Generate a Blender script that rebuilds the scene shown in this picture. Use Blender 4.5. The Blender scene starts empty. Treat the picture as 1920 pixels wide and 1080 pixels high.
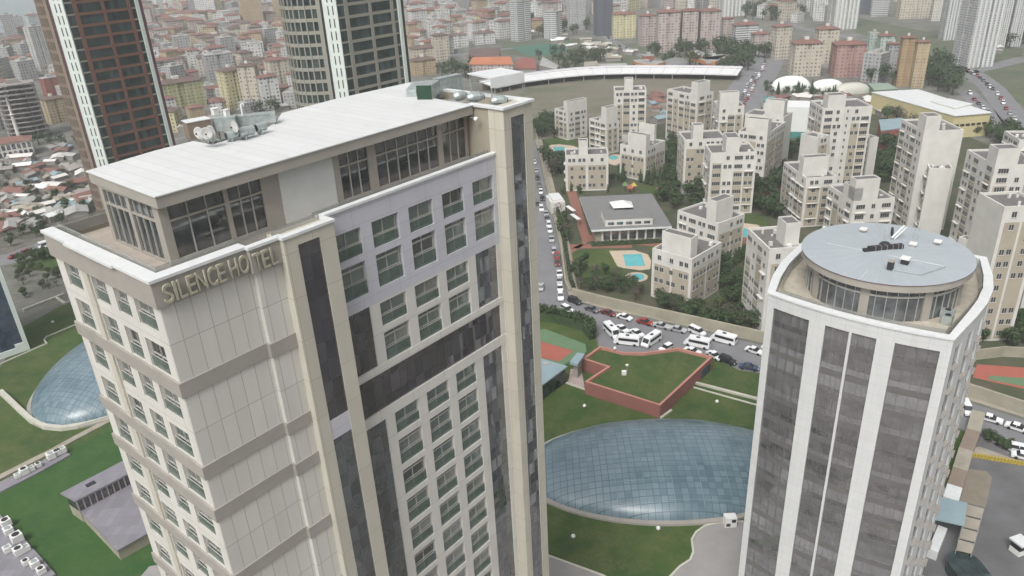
import bpy, bmesh, math, random
from mathutils import Vector, Matrix
random.seed(7)
sc = bpy.context.scene
COL = sc.collection
# ------------------------------------------------------------------ camera
HC = 95.0
FPX = 1430.0
PITCH = math.radians(25.366); ROLL = math.radians(-3.056)
cp, sp, cr, sr = math.cos(PITCH), math.sin(PITCH), math.cos(ROLL), math.sin(ROLL)
RB = Matrix(((1,0,0),(0,0,-1),(0,1,0)))
RP = Matrix(((1,0,0),(0,cp,-sp),(0,sp,cp)))
RR = Matrix(((cr,-sr,0),(sr,cr,0),(0,0,1)))
R = RR @ RP @ RB
cam = bpy.data.objects.new('camera', bpy.data.cameras.new('camera'))
COL.objects.link(cam)
cam.data.sensor_width = 36; cam.data.lens = FPX/1920*36
cam.data.clip_start = 1; cam.data.clip_end = 12000
mw = Matrix((R[0], -R[1], -R[2])).transposed().to_4x4(); mw.translation = (0,0,HC)
cam.matrix_world = mw
sc.camera = cam
# ------------------------------------------------------------------ sky, sun, exposure
SUN_EL, SUN_AZ = math.radians(52), math.radians(205)     # azimuth clockwise from +Y
w = bpy.data.worlds.new('World'); sc.world = w; w.use_nodes = True
nt = w.node_tree; bg = nt.nodes['Background']
sky = nt.nodes.new('ShaderNodeTexSky'); sky.sky_type = 'NISHITA'; sky.sun_disc = False
sky.sun_elevation = SUN_EL; sky.sun_rotation = SUN_AZ
sky.air_density = 1.0; sky.dust_density = 8.0; sky.ozone_density = 0.6
hs = nt.nodes.new('ShaderNodeHueSaturation'); hs.inputs['Saturation'].default_value = 0.25
nt.links.new(sky.outputs[0], hs.inputs['Color']); nt.links.new(hs.outputs[0], bg.inputs['Color'])
bg.inputs['Strength'].default_value = 0.12
sl = bpy.data.lights.new('sun', 'SUN'); sl.energy = 1.0; sl.angle = math.radians(22); sl.color = (1,0.99,0.97)
so = bpy.data.objects.new('sun', sl); COL.objects.link(so)
sd = Vector((math.sin(SUN_AZ)*math.cos(SUN_EL), math.cos(SUN_AZ)*math.cos(SUN_EL), math.sin(SUN_EL)))
so.rotation_euler = sd.to_track_quat('Z','Y').to_euler(); so.location = (0,-50,300)
sc.view_settings.view_transform = 'Standard'; sc.view_settings.look = 'None'
sc.view_settings.gamma = 1; sc.view_settings.exposure = 0.38
sc.cycles.max_bounces = 6; sc.cycles.diffuse_bounces = 3; sc.cycles.glossy_bounces = 3
sc.cycles.transmission_bounces = 4; sc.cycles.volume_bounces = 1; sc.cycles.transparent_max_bounces = 8
sc.cycles.caustics_reflective = False; sc.cycles.caustics_refractive = False

# ------------------------------------------------------------------ where a picture point lies on a level z
def ray(px, py): return R.transposed() @ Vector(((px-960)/FPX, (py-540)/FPX, 1))
def at(px, py, z=0.0):
    d = ray(px, py); t = (z-HC)/d.z
    return Vector((d.x*t, d.y*t, z))
def proj(P):
    v = R @ (Vector(P)-Vector((0,0,HC))); return (960+FPX*v.x/v.z, 540+FPX*v.y/v.z)
def height_at(g, py):
    lo, hi = -5.0, 200.0
    for _ in range(40):
        m = (lo+hi)/2
        if proj((g.x, g.y, m))[1] > py: lo = m
        else: hi = m
    return lo

# ------------------------------------------------------------------ materials
def _n(nt, t, **kw):
    n = nt.nodes.new(t)
    for k, v in kw.items(): setattr(n, k, v)
    return n
def _mathn(nt, op, a, b=None):
    n = nt.nodes.new('ShaderNodeMath'); n.operation = op
    for i, v in enumerate((a, b)):
        if v is None: continue
        if isinstance(v, (int, float)): n.inputs[i].default_value = v
        else: nt.links.new(v, n.inputs[i])
    return n.outputs[0]
def _mix(nt, fac, a, b):
    n = nt.nodes.new('ShaderNodeMix'); n.data_type = 'RGBA'
    for s, v in ((n.inputs[0], fac), (n.inputs[6], a), (n.inputs[7], b)):
        if isinstance(v, (int, float)): s.default_value = v
        elif isinstance(v, tuple): s.default_value = (*v[:3], 1)
        else: nt.links.new(v, s)
    return n.outputs[2]
def new_mat(name):
    m = bpy.data.materials.new(name); m.use_nodes = True
    nt = m.node_tree; b = nt.nodes['Principled BSDF']
    return m, nt, b
def _noise(nt, scale, detail=4, coord='Object', rough=0.6):
    tc = _n(nt, 'ShaderNodeTexCoord'); n = _n(nt, 'ShaderNodeTexNoise')
    n.inputs['Scale'].default_value = scale; n.inputs['Detail'].default_value = detail; n.inputs['Roughness'].default_value = rough
    nt.links.new(tc.outputs[coord], n.inputs['Vector'])
    return n.outputs['Fac']
def _ramp(nt, fac, lo, hi):
    n = _n(nt, 'ShaderNodeMapRange'); n.inputs[1].default_value = lo; n.inputs[2].default_value = hi
    nt.links.new(fac, n.inputs[0]); return n.outputs[0]
def plain(name, c, rough=0.7, var=0.18, scale=0.6, metal=0.0, bump=0.0, c2=None):
    m, nt, b = new_mat(name)
    f = _ramp(nt, _noise(nt, scale), 0.3, 0.7)
    if c2 is None: c2 = tuple(x*(1-var) for x in c)
    nt.links.new(_mix(nt, f, c, c2), b.inputs['Base Color'])
    b.inputs['Roughness'].default_value = rough; b.inputs['Metallic'].default_value = metal
    if bump:
        bn = _n(nt, 'ShaderNodeBump'); bn.inputs['Strength'].default_value = bump
        nt.links.new(_noise(nt, scale*8), bn.inputs['Height']); nt.links.new(bn.outputs[0], b.inputs['Normal'])
    return m
def panel(name, c, mortar, bw, rh, gap=0.02, rough=0.55, var=0.12, offset=0.0):
    m, nt, b = new_mat(name)
    tc = _n(nt, 'ShaderNodeTexCoord'); br = _n(nt, 'ShaderNodeTexBrick')
    br.offset = offset; br.squash = 1.0
    br.inputs['Scale'].default_value = 1; br.inputs['Brick Width'].default_value = bw; br.inputs['Row Height'].default_value = rh
    br.inputs['Mortar Size'].default_value = gap; br.inputs['Mortar Smooth'].default_value = 0.1; br.inputs['Bias'].default_value = 0
    br.inputs['Color1'].default_value = (*c,1); br.inputs['Color2'].default_value = (*[x*(1-var) for x in c],1)
    br.inputs['Mortar'].default_value = (*mortar,1)
    nt.links.new(tc.outputs['UV'], br.inputs['Vector'])
    mp = _n(nt, 'ShaderNodeMapping'); mp.inputs['Scale'].default_value = (1.3,1.3,0.12); tc2 = _n(nt, 'ShaderNodeTexCoord'); nt.links.new(tc2.outputs['Object'], mp.inputs['Vector'])
    n2 = _n(nt, 'ShaderNodeTexNoise'); n2.inputs['Scale'].default_value = 0.9; n2.inputs['Detail'].default_value = 6; n2.inputs['Roughness'].default_value = 0.65; nt.links.new(mp.outputs[0], n2.inputs['Vector'])
    st = _mathn(nt, 'ADD', _ramp(nt, _noise(nt, 0.35), 0.35, 0.75), _mathn(nt, 'MULTIPLY', _ramp(nt, n2.outputs['Fac'], 0.45, 0.75), 0.9))
    nt.links.new(_mix(nt, _mathn(nt,'MULTIPLY',st,0.25), br.outputs['Color'], tuple(x*0.72 for x in c)), b.inputs['Base Color'])
    b.inputs['Roughness'].default_value = rough
    return m
def glass(name, c, rough=0.06, wob=0.02, gw=None, gh=None, joint=(0.05,0.05,0.05), c2=None, ior=1.5, metal=0.0):
    """opaque reflective window glass; gw/gh give pane joints in metres"""
    m, nt, b = new_mat(name)
    if c2 is None: c2 = tuple(x*0.45 for x in c)
    f = _ramp(nt, _noise(nt, 0.5, 3), 0.35, 0.65)
    col = _mix(nt, f, c, c2)
    tc = _n(nt, 'ShaderNodeTexCoord')
    if gw:
        sx = _n(nt, 'ShaderNodeSeparateXYZ'); nt.links.new(tc.outputs['UV'], sx.inputs[0])
        fu = _mathn(nt, 'FRACT', _mathn(nt, 'DIVIDE', sx.outputs[0], gw)); fv = _mathn(nt, 'FRACT', _mathn(nt, 'DIVIDE', sx.outputs[1], gh))
        mk = _mathn(nt, 'MAXIMUM', _mathn(nt, 'LESS_THAN', fu, 0.045), _mathn(nt, 'LESS_THAN', fv, 0.045*gw/gh*1.0))
        cu = _mathn(nt, 'FLOOR', _mathn(nt, 'DIVIDE', sx.outputs[0], gw)); cv = _mathn(nt, 'FLOOR', _mathn(nt, 'DIVIDE', sx.outputs[1], gh))
        cb = _n(nt, 'ShaderNodeCombineXYZ'); nt.links.new(cu, cb.inputs[0]); nt.links.new(cv, cb.inputs[1])
        wn = _n(nt, 'ShaderNodeTexWhiteNoise'); nt.links.new(cb.outputs[0], wn.inputs['Vector'])
        col = _mix(nt, _mathn(nt, 'MULTIPLY', _mathn(nt,'POWER',wn.outputs['Value'],2.0), 0.5), col, tuple(min(1,x*2.2+0.02) for x in c))
        col = _mix(nt, mk, col, joint)
        # every pane leans by a hair so reflections break at the joints
        vm = _n(nt, 'ShaderNodeVectorMath', operation='MULTIPLY_ADD'); nt.links.new(wn.outputs['Color'], vm.inputs[0])
        vm.inputs[1].default_value = (wob*2,)*3; vm.inputs[2].default_value = (-wob,)*3
        ge = _n(nt, 'ShaderNodeNewGeometry'); ad = _n(nt, 'ShaderNodeVectorMath', operation='ADD')
        nt.links.new(ge.outputs['Normal'], ad.inputs[0]); nt.links.new(vm.outputs[0], ad.inputs[1])
        no = _n(nt, 'ShaderNodeVectorMath', operation='NORMALIZE'); nt.links.new(ad.outputs[0], no.inputs[0])
        nt.links.new(no.outputs[0], b.inputs['Normal'])
        nt.links.new(_mathn(nt, 'ADD', _mathn(nt,'MULTIPLY',mk,0.5), rough), b.inputs['Roughness'])
    else:
        b.inputs['Roughness'].default_value = rough
    nt.links.new(col, b.inputs['Base Color'])
    b.inputs['IOR'].default_value = ior; b.inputs['Metallic'].default_value = metal
    return m
def facade(name, wall, win, wx, wz, fx=0.5, fz=0.5, var=0.15, curtained=0.25, stripe=None, sw=0.25, band=None):
    """painted far-off facade: window grid wx by wz metres"""
    m, nt, b = new_mat(name)
    tc = _n(nt, 'ShaderNodeTexCoord'); sx = _n(nt, 'ShaderNodeSeparateXYZ'); nt.links.new(tc.outputs['UV'], sx.inputs[0])
    du = _mathn(nt, 'DIVIDE', sx.outputs[0], wx); dv = _mathn(nt, 'DIVIDE', sx.outputs[1], wz)
    fu = _mathn(nt, 'FRACT', du); fv = _mathn(nt, 'FRACT', dv)
    mu = _mathn(nt, 'LESS_THAN', _mathn(nt, 'ABSOLUTE', _mathn(nt, 'SUBTRACT', fu, 0.5)), fx/2)
    mv = _mathn(nt, 'LESS_THAN', _mathn(nt, 'ABSOLUTE', _mathn(nt, 'SUBTRACT', fv, 0.5)), fz/2)
    mk = _mathn(nt, 'MULTIPLY', mu, mv)
    cb = _n(nt, 'ShaderNodeCombineXYZ'); nt.links.new(_mathn(nt,'FLOOR',du), cb.inputs[0]); nt.links.new(_mathn(nt,'FLOOR',dv), cb.inputs[1])
    wn = _n(nt, 'ShaderNodeTexWhiteNoise'); nt.links.new(cb.outputs[0], wn.inputs['Vector'])
    wc = _mix(nt, _mathn(nt, 'GREATER_THAN', wn.outputs['Value'], 1-curtained), win, tuple(x*0.75 for x in wall))  # a random share of windows gets a paler curtain tone
    base = _mix(nt, _ramp(nt, _noise(nt, 0.15), 0.3, 0.7), wall, tuple(x*(1-var) for x in wall))
    if stripe:
        fs = _mathn(nt, 'FRACT', _mathn(nt, 'DIVIDE', sx.outputs[0], wx*2))
        base = _mix(nt, _mathn(nt, 'LESS_THAN', fs, sw), base, stripe)
    if band:
        base = _mix(nt, _mathn(nt, 'LESS_THAN', fv, 0.22), base, band)
    nt.links.new(_mix(nt, mk, base, wc), b.inputs['Base Color'])
    b.inputs['Roughness'].default_value = 0.75
    return m
def ground_mat(name, cols, scales=(0.012, 0.08, 0.9), rough=0.95):
    m, nt, b = new_mat(name)
    f1 = _ramp(nt, _noise(nt, scales[0], 5), 0.38, 0.62); f2 = _ramp(nt, _noise(nt, scales[1], 6, rough=0.7), 0.4, 0.65); f3 = _ramp(nt, _noise(nt, scales[2], 5, rough=0.75), 0.35, 0.7)
    c = _mix(nt, f1, cols[0], cols[1]); c = _mix(nt, f2, c, cols[2]); c = _mix(nt, _mathn(nt,'MULTIPLY',_mathn(nt,'MULTIPLY',f3,_ramp(nt,_noise(nt,scales[1]*2.3,5,rough=0.7),0.42,0.6)),0.75), c, cols[3])
    nt.links.new(c, b.inputs['Base Color']); b.inputs['Roughness'].default_value = rough
    bn = _n(nt, 'ShaderNodeBump'); bn.inputs['Strength'].default_value = 0.35; nt.links.new(f3, bn.inputs['Height']); nt.links.new(bn.outputs[0], b.inputs['Normal'])
    return m
def dome_mat(name):
    m, nt, b = new_mat(name)
    tc = _n(nt, 'ShaderNodeTexCoord'); sx = _n(nt, 'ShaderNodeSeparateXYZ'); nt.links.new(tc.outputs['UV'], sx.inputs[0])
    def grid(ax, w, t):
        return _mathn(nt, 'LESS_THAN', _mathn(nt, 'FRACT', _mathn(nt, 'DIVIDE', sx.outputs[ax], w)), t)
    fine = _mathn(nt, 'MAXIMUM', grid(0, 1.0, 0.10), grid(1, 1.0, 0.10))
    cu = _mathn(nt,'FLOOR',sx.outputs[0]); cv = _mathn(nt,'FLOOR',sx.outputs[1])
    cb = _n(nt, 'ShaderNodeCombineXYZ'); nt.links.new(cu, cb.inputs[0]); nt.links.new(cv, cb.inputs[1])
    wn = _n(nt, 'ShaderNodeTexWhiteNoise'); nt.links.new(cb.outputs[0], wn.inputs['Vector'])
    f = _ramp(nt, _noise(nt, 0.07, 4), 0.4, 0.62)
    col = _mix(nt, f, (0.15,0.21,0.245), (0.07,0.12,0.145))
    col = _mix(nt, _mathn(nt,'MULTIPLY',wn.outputs['Value'],0.35), col, (0.25,0.32,0.35))
    col = _mix(nt, fine, col, (0.07,0.12,0.15))
    nt.links.new(col, b.inputs['Base Color']); b.inputs['Roughness'].default_value = 0.28; b.inputs['IOR'].default_value = 1.5
    return m
M = dict(
 stone = panel('white_stone_cladding', (0.60,0.59,0.55), (0.34,0.33,0.30), 1.12, 3.55, 0.03, var=0.08),
 stone_l = panel('pale_stone_frame', (0.62,0.61,0.57), (0.42,0.40,0.36), 4.07, 3.55, 0.03, var=0.06),
 cream = panel('cream_stone_cladding', (0.53,0.51,0.435), (0.38,0.34,0.25), 2.3, 3.55, 0.03, var=0.10),
 lav = panel('lavender_composite_panel', (0.52,0.52,0.565), (0.38,0.38,0.42), 4.07, 1.3, 0.03, var=0.04),
 greyband = plain('warm_grey_band', (0.34,0.32,0.29), 0.6, 0.12, 0.5),
 coping = plain('white_coping', (0.66,0.68,0.68), 0.5, 0.12, 1.2),
 roofwhite = panel('white_roof_membrane', (0.62,0.635,0.63), (0.46,0.47,0.47), 1.1, 60, 0.03, 0.6, 0.07),
 eave = plain('grey_beige_eave', (0.36,0.34,0.30), 0.6, 0.12, 0.6),
 beigewall = plain('beige_render', (0.33,0.30,0.24), 0.8, 0.12, 0.6),
 whitewall = plain('white_render', (0.62,0.64,0.62), 0.8, 0.10, 0.5),
 floor = plain('terrace_paving', (0.42,0.37,0.32), 0.85, 0.25, 1.0),
 gdark = glass('dark_curtain_glass', (0.065,0.072,0.083), 0.04, 0.03, 1.0, 1.5, (0.03,0.03,0.03), ior=2.3),
 gstrip = glass('smoked_glass_strip', (0.035,0.033,0.04), 0.04, 0.025, 1.0, 1.8, (0.02,0.02,0.02), ior=2.1),
 gwin = glass('green_tinted_window_glass', (0.11,0.145,0.13), 0.04, c2=(0.05,0.08,0.07), ior=2.4),
 gwin2 = glass('window_glass_with_curtain', (0.26,0.27,0.25), 0.06, c2=(0.06,0.075,0.07), ior=2.0),
 gwin3 = glass('dim_window_glass', (0.03,0.04,0.038), 0.04, c2=(0.015,0.02,0.02), ior=2.3),
 grail = glass('green_railing_glass', (0.21,0.26,0.235), 0.06, c2=(0.09,0.14,0.11)),
 crail = glass('clear_railing_glass', (0.30,0.33,0.31), 0.07, c2=(0.36,0.36,0.34)),
 gpent = glass('penthouse_glass', (0.03,0.037,0.04), 0.03, c2=(0.09,0.10,0.105), ior=2.1),
 glant = glass('lantern_glass', (0.16,0.17,0.18), 0.05, c2=(0.07,0.075,0.08)),
 frame = plain('light_aluminium_frame', (0.42,0.42,0.39), 0.5, 0.1, 2),
 letter = plain('cream_sign_letter', (0.42,0.40,0.31), 0.6, 0.2, 3),
 zinc = plain('galvanised_duct', (0.50,0.56,0.55), 0.35, 0.35, 2.0, metal=0.4),
 dish = plain('dish_grey', (0.52,0.52,0.50), 0.5, 0.15, 2),
 dark = plain('dark_rubber', (0.035,0.035,0.04), 0.6, 0.3, 3),
 twhite = panel('white_tower_panel', (0.60,0.615,0.61), (0.44,0.46,0.46), 1.25, 1.3, 0.02, 0.45, 0.04),
 gtower = glass('grey_tower_glass', (0.12,0.12,0.127), 0.04, 0.03, 1.1, 1.6, (0.05,0.05,0.05), ior=2.4),
 spand = plain('grey_spandrel_glass', (0.14,0.137,0.135), 0.12, 0.2, 0.6),
 disk = panel('blue_grey_standing_seam', (0.38,0.42,0.445), (0.33,0.37,0.40), 0.6, 30, 0.03, 0.45, 0.06),
 terr = plain('pale_terrace_gravel', (0.48,0.44,0.36), 0.95, 0.3, 0.8),
 redbrown = plain('red_brown_frame', (0.19,0.095,0.07), 0.6, 0.12, 0.4),
 palegreen = plain('pale_green_white_panel', (0.66,0.72,0.68), 0.5, 0.08, 0.3),
 maroon = plain('maroon_trim', (0.13,0.06,0.09), 0.6, 0.1, 0.4),
 ggreen = glass('dark_green_glass', (0.04,0.06,0.06), 0.06, 0.02, 1.4, 3.5, (0.02,0.02,0.02)),
 greyframe = plain('grey_concrete_frame', (0.30,0.29,0.25), 0.6, 0.12, 0.4),
 brownclad = plain('brown_cladding', (0.24,0.19,0.15), 0.7, 0.15, 0.4),
 gblue = glass('blue_dark_glass', (0.05,0.07,0.11), 0.04, 0.04, 1.6, 3.4, (0.03,0.03,0.04)),
 dome = dome_mat('blue_dome_glass'),
 rib = plain('pale_dome_rib', (0.27,0.36,0.38), 0.4, 0.1, 1),
 kerb = plain('pale_kerb_stone', (0.52,0.51,0.44), 0.9, 0.2, 0.5),
 redwall = plain('terracotta_red_wall', (0.27,0.115,0.095), 0.85, 0.18, 0.25),
 redcap = plain('pink_wall_cap', (0.42,0.20,0.16), 0.85, 0.12, 0.5),
 metalroof = panel('grey_lilac_roof_sheet', (0.25,0.24,0.27), (0.17,0.17,0.19), 1.2, 2.4, 0.03, 0.5, 0.25),
 lawn = ground_mat('mown_lawn', ((0.030,0.078,0.012),(0.020,0.054,0.012),(0.058,0.088,0.018),(0.12,0.115,0.045)), (0.03,0.09,1.4)),
 lawn2 = ground_mat('bright_lawn', ((0.022,0.080,0.012),(0.016,0.060,0.012),(0.036,0.090,0.016),(0.06,0.11,0.03)), (0.03,0.09,1.2)),
 asphalt = plain('asphalt', (0.20,0.20,0.21), 0.9, 0.2, 0.12),
 yard = plain('yard_asphalt', (0.15,0.15,0.155), 0.9, 0.35, 0.15),
 pave = plain('pale_concrete_paving', (0.30,0.29,0.28), 0.9, 0.15, 0.3),
 sidewalk = plain('dusty_sidewalk', (0.36,0.33,0.27), 0.95, 0.3, 0.4),
 city = ground_mat('city_ground', ((0.10,0.11,0.085),(0.13,0.125,0.11),(0.20,0.19,0.175),(0.06,0.075,0.05)), (0.012,0.05,0.35)),
 field = ground_mat('brown_field', ((0.155,0.135,0.105),(0.10,0.115,0.065),(0.185,0.165,0.135),(0.12,0.12,0.08)), (0.016,0.05,0.4)),
 greenfield = ground_mat('dull_green_field', ((0.085,0.115,0.06),(0.07,0.09,0.055),(0.13,0.13,0.09),(0.06,0.08,0.045)), (0.01,0.04,0.3)),
 garden = ground_mat('garden_ground', ((0.04,0.062,0.028),(0.06,0.075,0.035),(0.10,0.085,0.06),(0.035,0.05,0.025)), (0.03,0.12,0.9)),
 sea = plain('sea_water', (0.22,0.28,0.28), 0.25, 0.1, 0.01),
 redpath = plain('red_brick_path', (0.26,0.12,0.09), 0.9, 0.2, 0.4),
 pooldeck = plain('pool_deck', (0.50,0.41,0.32), 0.9, 0.12, 0.6),
 pool = plain('pool_water', (0.10,0.42,0.45), 0.1, 0.12, 0.6),
 courtred = plain('court_red', (0.36,0.11,0.08), 0.9, 0.15, 0.3),
 courtgreen = plain('court_green', (0.12,0.20,0.11), 0.9, 0.15, 0.3),
 wwall = plain('white_residential_render', (0.62,0.61,0.57), 0.85, 0.16, 0.25),
 beigep = plain('beige_residential_panel', (0.40,0.355,0.28), 0.85, 0.14, 0.3),
 roofgrey = plain('grey_gravel_roof', (0.16,0.155,0.15), 0.95, 0.25, 0.8),
 clubroof = plain('grey_club_roof', (0.19,0.19,0.19), 0.9, 0.12, 0.5),
 retain = plain('retaining_concrete', (0.34,0.32,0.25), 0.95, 0.25, 0.25),
 reswin = plain('residential_glass', (0.07,0.075,0.08), 0.1, 0.5, 0.4),
 bark = plain('bark', (0.09,0.07,0.05), 0.95, 0.3, 2),
 leafd = plain('dark_leaf', (0.030,0.055,0.022), 0.9, 0.4, 0.5, c2=(0.048,0.078,0.028)),
 leafm = plain('mid_leaf', (0.05,0.075,0.03), 0.9, 0.4, 0.5, c2=(0.035,0.05,0.025)),
 leafy = plain('yellowish_leaf', (0.09,0.115,0.04), 0.9, 0.4, 0.5, c2=(0.06,0.085,0.03)),
 leafb = plain('bare_twig', (0.11,0.09,0.075), 0.95, 0.4, 0.5, c2=(0.07,0.065,0.05)),
 tilered = plain('red_roof_tile', (0.22,0.115,0.095), 0.9, 0.3, 0.12),
 tilebrown = plain('brown_roof_tile', (0.15,0.105,0.09), 0.9, 0.3, 0.12),
 tileorange = plain('orange_roof_tile', (0.44,0.17,0.09), 0.9, 0.2, 0.1),
 roofpale = plain('pale_flat_roof', (0.38,0.38,0.36), 0.9, 0.3, 0.12),
 concrete = plain('raw_concrete', (0.30,0.28,0.26), 0.9, 0.2, 0.3),
 orange = plain('orange_render', (0.50,0.22,0.09), 0.8, 0.12, 0.1),
 brick = plain('brick_red_render', (0.28,0.10,0.08), 0.8, 0.15, 0.1),
 bubble = plain('white_bubble_membrane', (0.74,0.76,0.74), 0.5, 0.12, 0.08),
 bubble2 = plain('beige_bubble_membrane', (0.50,0.50,0.44), 0.5, 0.12, 0.08),
 hallroof = panel('ribbed_hall_roof', (0.66,0.68,0.68), (0.52,0.54,0.54), 4.0, 80, 0.15, 0.5, 0.05),
 hallwall = plain('cream_yellow_wall', (0.54,0.48,0.27), 0.8, 0.12, 0.1),
 teal = plain('teal_sheet', (0.07,0.25,0.22), 0.6, 0.1, 0.1),
 bluesheet = plain('blue_grey_sheet', (0.26,0.35,0.38), 0.5, 0.15, 0.2),
 canopyw = panel('white_canopy_sheet', (0.72,0.73,0.73), (0.5,0.5,0.52), 9, 60, 0.25, 0.5, 0.05),
 tyre = plain('tyre', (0.02,0.02,0.02), 0.8, 0.1, 2),
 carglass = glass('car_glass', (0.03,0.035,0.04), 0.08),
 yellow = plain('yellow_paint', (0.42,0.33,0.07), 0.6, 0.15, 1),
 whitepl = plain('white_plastic', (0.74,0.74,0.72), 0.5, 0.1, 2),
)
CAR = {n: plain('car_paint_'+n, c, 0.3, 0.05, 1) for n, c in dict(white=(0.75,0.76,0.77), silver=(0.42,0.43,0.44), grey=(0.13,0.13,0.14), black=(0.03,0.03,0.035), red=(0.28,0.03,0.03), blue=(0.05,0.07,0.13), darkred=(0.16,0.04,0.04)).items()}

for k_,a_ in (('grail',0.5),('crail',0.45)): M[k_].node_tree.nodes['Principled BSDF'].inputs['Alpha'].default_value = a_
# ------------------------------------------------------------------ mesh helpers
class MB:
    def __init__(s): s.v=[]; s.f=[]; s.m=[]; s.uv=[]; s.mats=[]
    def mi(s, mat):
        if mat not in s.mats: s.mats.append(mat)
        return s.mats.index(mat)
    def face(s, pts, mat, uvs=None):
        pts=[Vector(p) for p in pts]; i=len(s.v); s.v+=[tuple(p) for p in pts]; s.f.append(tuple(range(i,i+len(pts)))); s.m.append(s.mi(mat))
        if uvs is None:
            n=(pts[1]-pts[0]).cross(pts[2]-pts[1])
            if n.length<1e-9: n=Vector((0,0,1))
            n.normalize()
            if abs(n.z)>0.6: uvs=[(p.x,p.y) for p in pts]
            else:
                t=Vector((-n.y,n.x,0)).normalized(); uvs=[(p.dot(t),p.z) for p in pts]
        s.uv.append(uvs)
    def box(s, x0,x1,y0,y1,z0,z1, mat, top=None, bottom=True):
        top=top or mat
        a=[(x0,y0),(x1,y0),(x1,y1),(x0,y1)]
        for i in range(4):
            p,q=a[i],a[(i+1)%4]; s.face([(*p,z0),(*q,z0),(*q,z1),(*p,z1)],mat)
        s.face([(*p,z1) for p in a],top)
        if bottom: s.face([(*p,z0) for p in reversed(a)],mat)
    def prism(s, poly, z0, z1, mat, top=None, bottom=True, cum=False):
        poly=[tuple(p[:2]) for p in poly]
        ar=sum(poly[i][0]*poly[(i+1)%len(poly)][1]-poly[(i+1)%len(poly)][0]*poly[i][1] for i in range(len(poly)))
        if ar<0: poly=poly[::-1]
        u=0
        for i in range(len(poly)):
            p,q=poly[i],poly[(i+1)%len(poly)]; l=math.dist(p,q)
            if cum: uv=[(u,z0),(u+l,z0),(u+l,z1),(u,z1)]
            else: uv=[(0,z0),(l,z0),(l,z1),(0,z1)]
            s.face([(*p,z0),(*q,z0),(*q,z1),(*p,z1)],mat,uv); u+=l
        if top is not False: s.face([(*p,z1) for p in poly],top or mat)
        if bottom: s.face([(*p,z0) for p in reversed(poly)],mat)
    def obox(s, c, ax, L, W, z0, z1, mat, top=None):
        c=Vector(c[:2]); ax=Vector(ax[:2]).normalized(); ay=Vector((-ax.y,ax.x))
        s.prism([c-ax*L/2-ay*W/2,c+ax*L/2-ay*W/2,c+ax*L/2+ay*W/2,c-ax*L/2+ay*W/2],z0,z1,mat,top)
    def tube(s, a, b, r, mat, n=8, r2=None, cap=True):
        a=Vector(a); b=Vector(b); r2=r if r2 is None else r2; d=(b-a).normalized()
        u=d.orthogonal().normalized(); w_=d.cross(u)
        ra=[a+(u*math.cos(2*math.pi*i/n)+w_*math.sin(2*math.pi*i/n))*r for i in range(n)]
        rb=[b+(u*math.cos(2*math.pi*i/n)+w_*math.sin(2*math.pi*i/n))*r2 for i in range(n)]
        for i in range(n): j=(i+1)%n; s.face([ra[i],ra[j],rb[j],rb[i]],mat)
        if cap: s.face(ra[::-1],mat); s.face(rb,mat)
    def build(s, name, parent=None, loc=None, smooth=False):
        me=bpy.data.meshes.new(name); me.from_pydata(s.v,[],s.f)
        for m in s.mats: me.materials.append(m)
        ul=me.uv_layers.new(name='UVMap'); k=0
        flat=[c for u in s.uv for p in u for c in p]
        ul.data.foreach_set('uv',flat)
        me.polygons.foreach_set('material_index',s.m)
        if smooth:
            bm=bmesh.new(); bm.from_mesh(me); bmesh.ops.remove_doubles(bm,verts=bm.verts,dist=1e-4); bm.to_mesh(me); bm.free()
            for p in me.polygons: p.use_smooth=True
        me.update()
        o=bpy.data.objects.new(name,me); COL.objects.link(o)
        if parent: o.parent=parent
        if loc: o.location=loc
        return o
def tag(o, label=None, cat=None, group=None, kind=None):
    if label: o['label']=label
    if cat: o['category']=cat
    if group: o['group']=group
    if kind: o['kind']=kind
    return o
def thing(name, label, cat, loc=(0,0,0), rz=0, group=None):
    o=bpy.data.objects.new(name,None); COL.objects.link(o); o.location=loc; o.rotation_euler=(0,0,rz); o.empty_display_size=1
    return tag(o,label,cat,group)
def copy_tree(o, parent=None):
    c=o.copy(); COL.objects.link(c)
    if parent: c.parent=parent
    for ch in o.children: copy_tree(ch,c)
    return c
def sheet(name, pts, z, mat, kind='structure'):
    mb=MB(); P=[Vector((p[0],p[1],z)) for p in pts]
    ar=sum(P[i].x*P[(i+1)%len(P)].y-P[(i+1)%len(P)].x*P[i].y for i in range(len(P)))
    if ar<0: P=P[::-1]
    mb.face(P,mat); o=mb.build(name)
    bm=bmesh.new(); bm.from_mesh(o.data); bmesh.ops.triangulate(bm,faces=bm.faces); bm.to_mesh(o.data); bm.free()
    return tag(o,kind=kind)
def pxs(l, z=0): return [at(x,y,z) for x,y in l]
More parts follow.
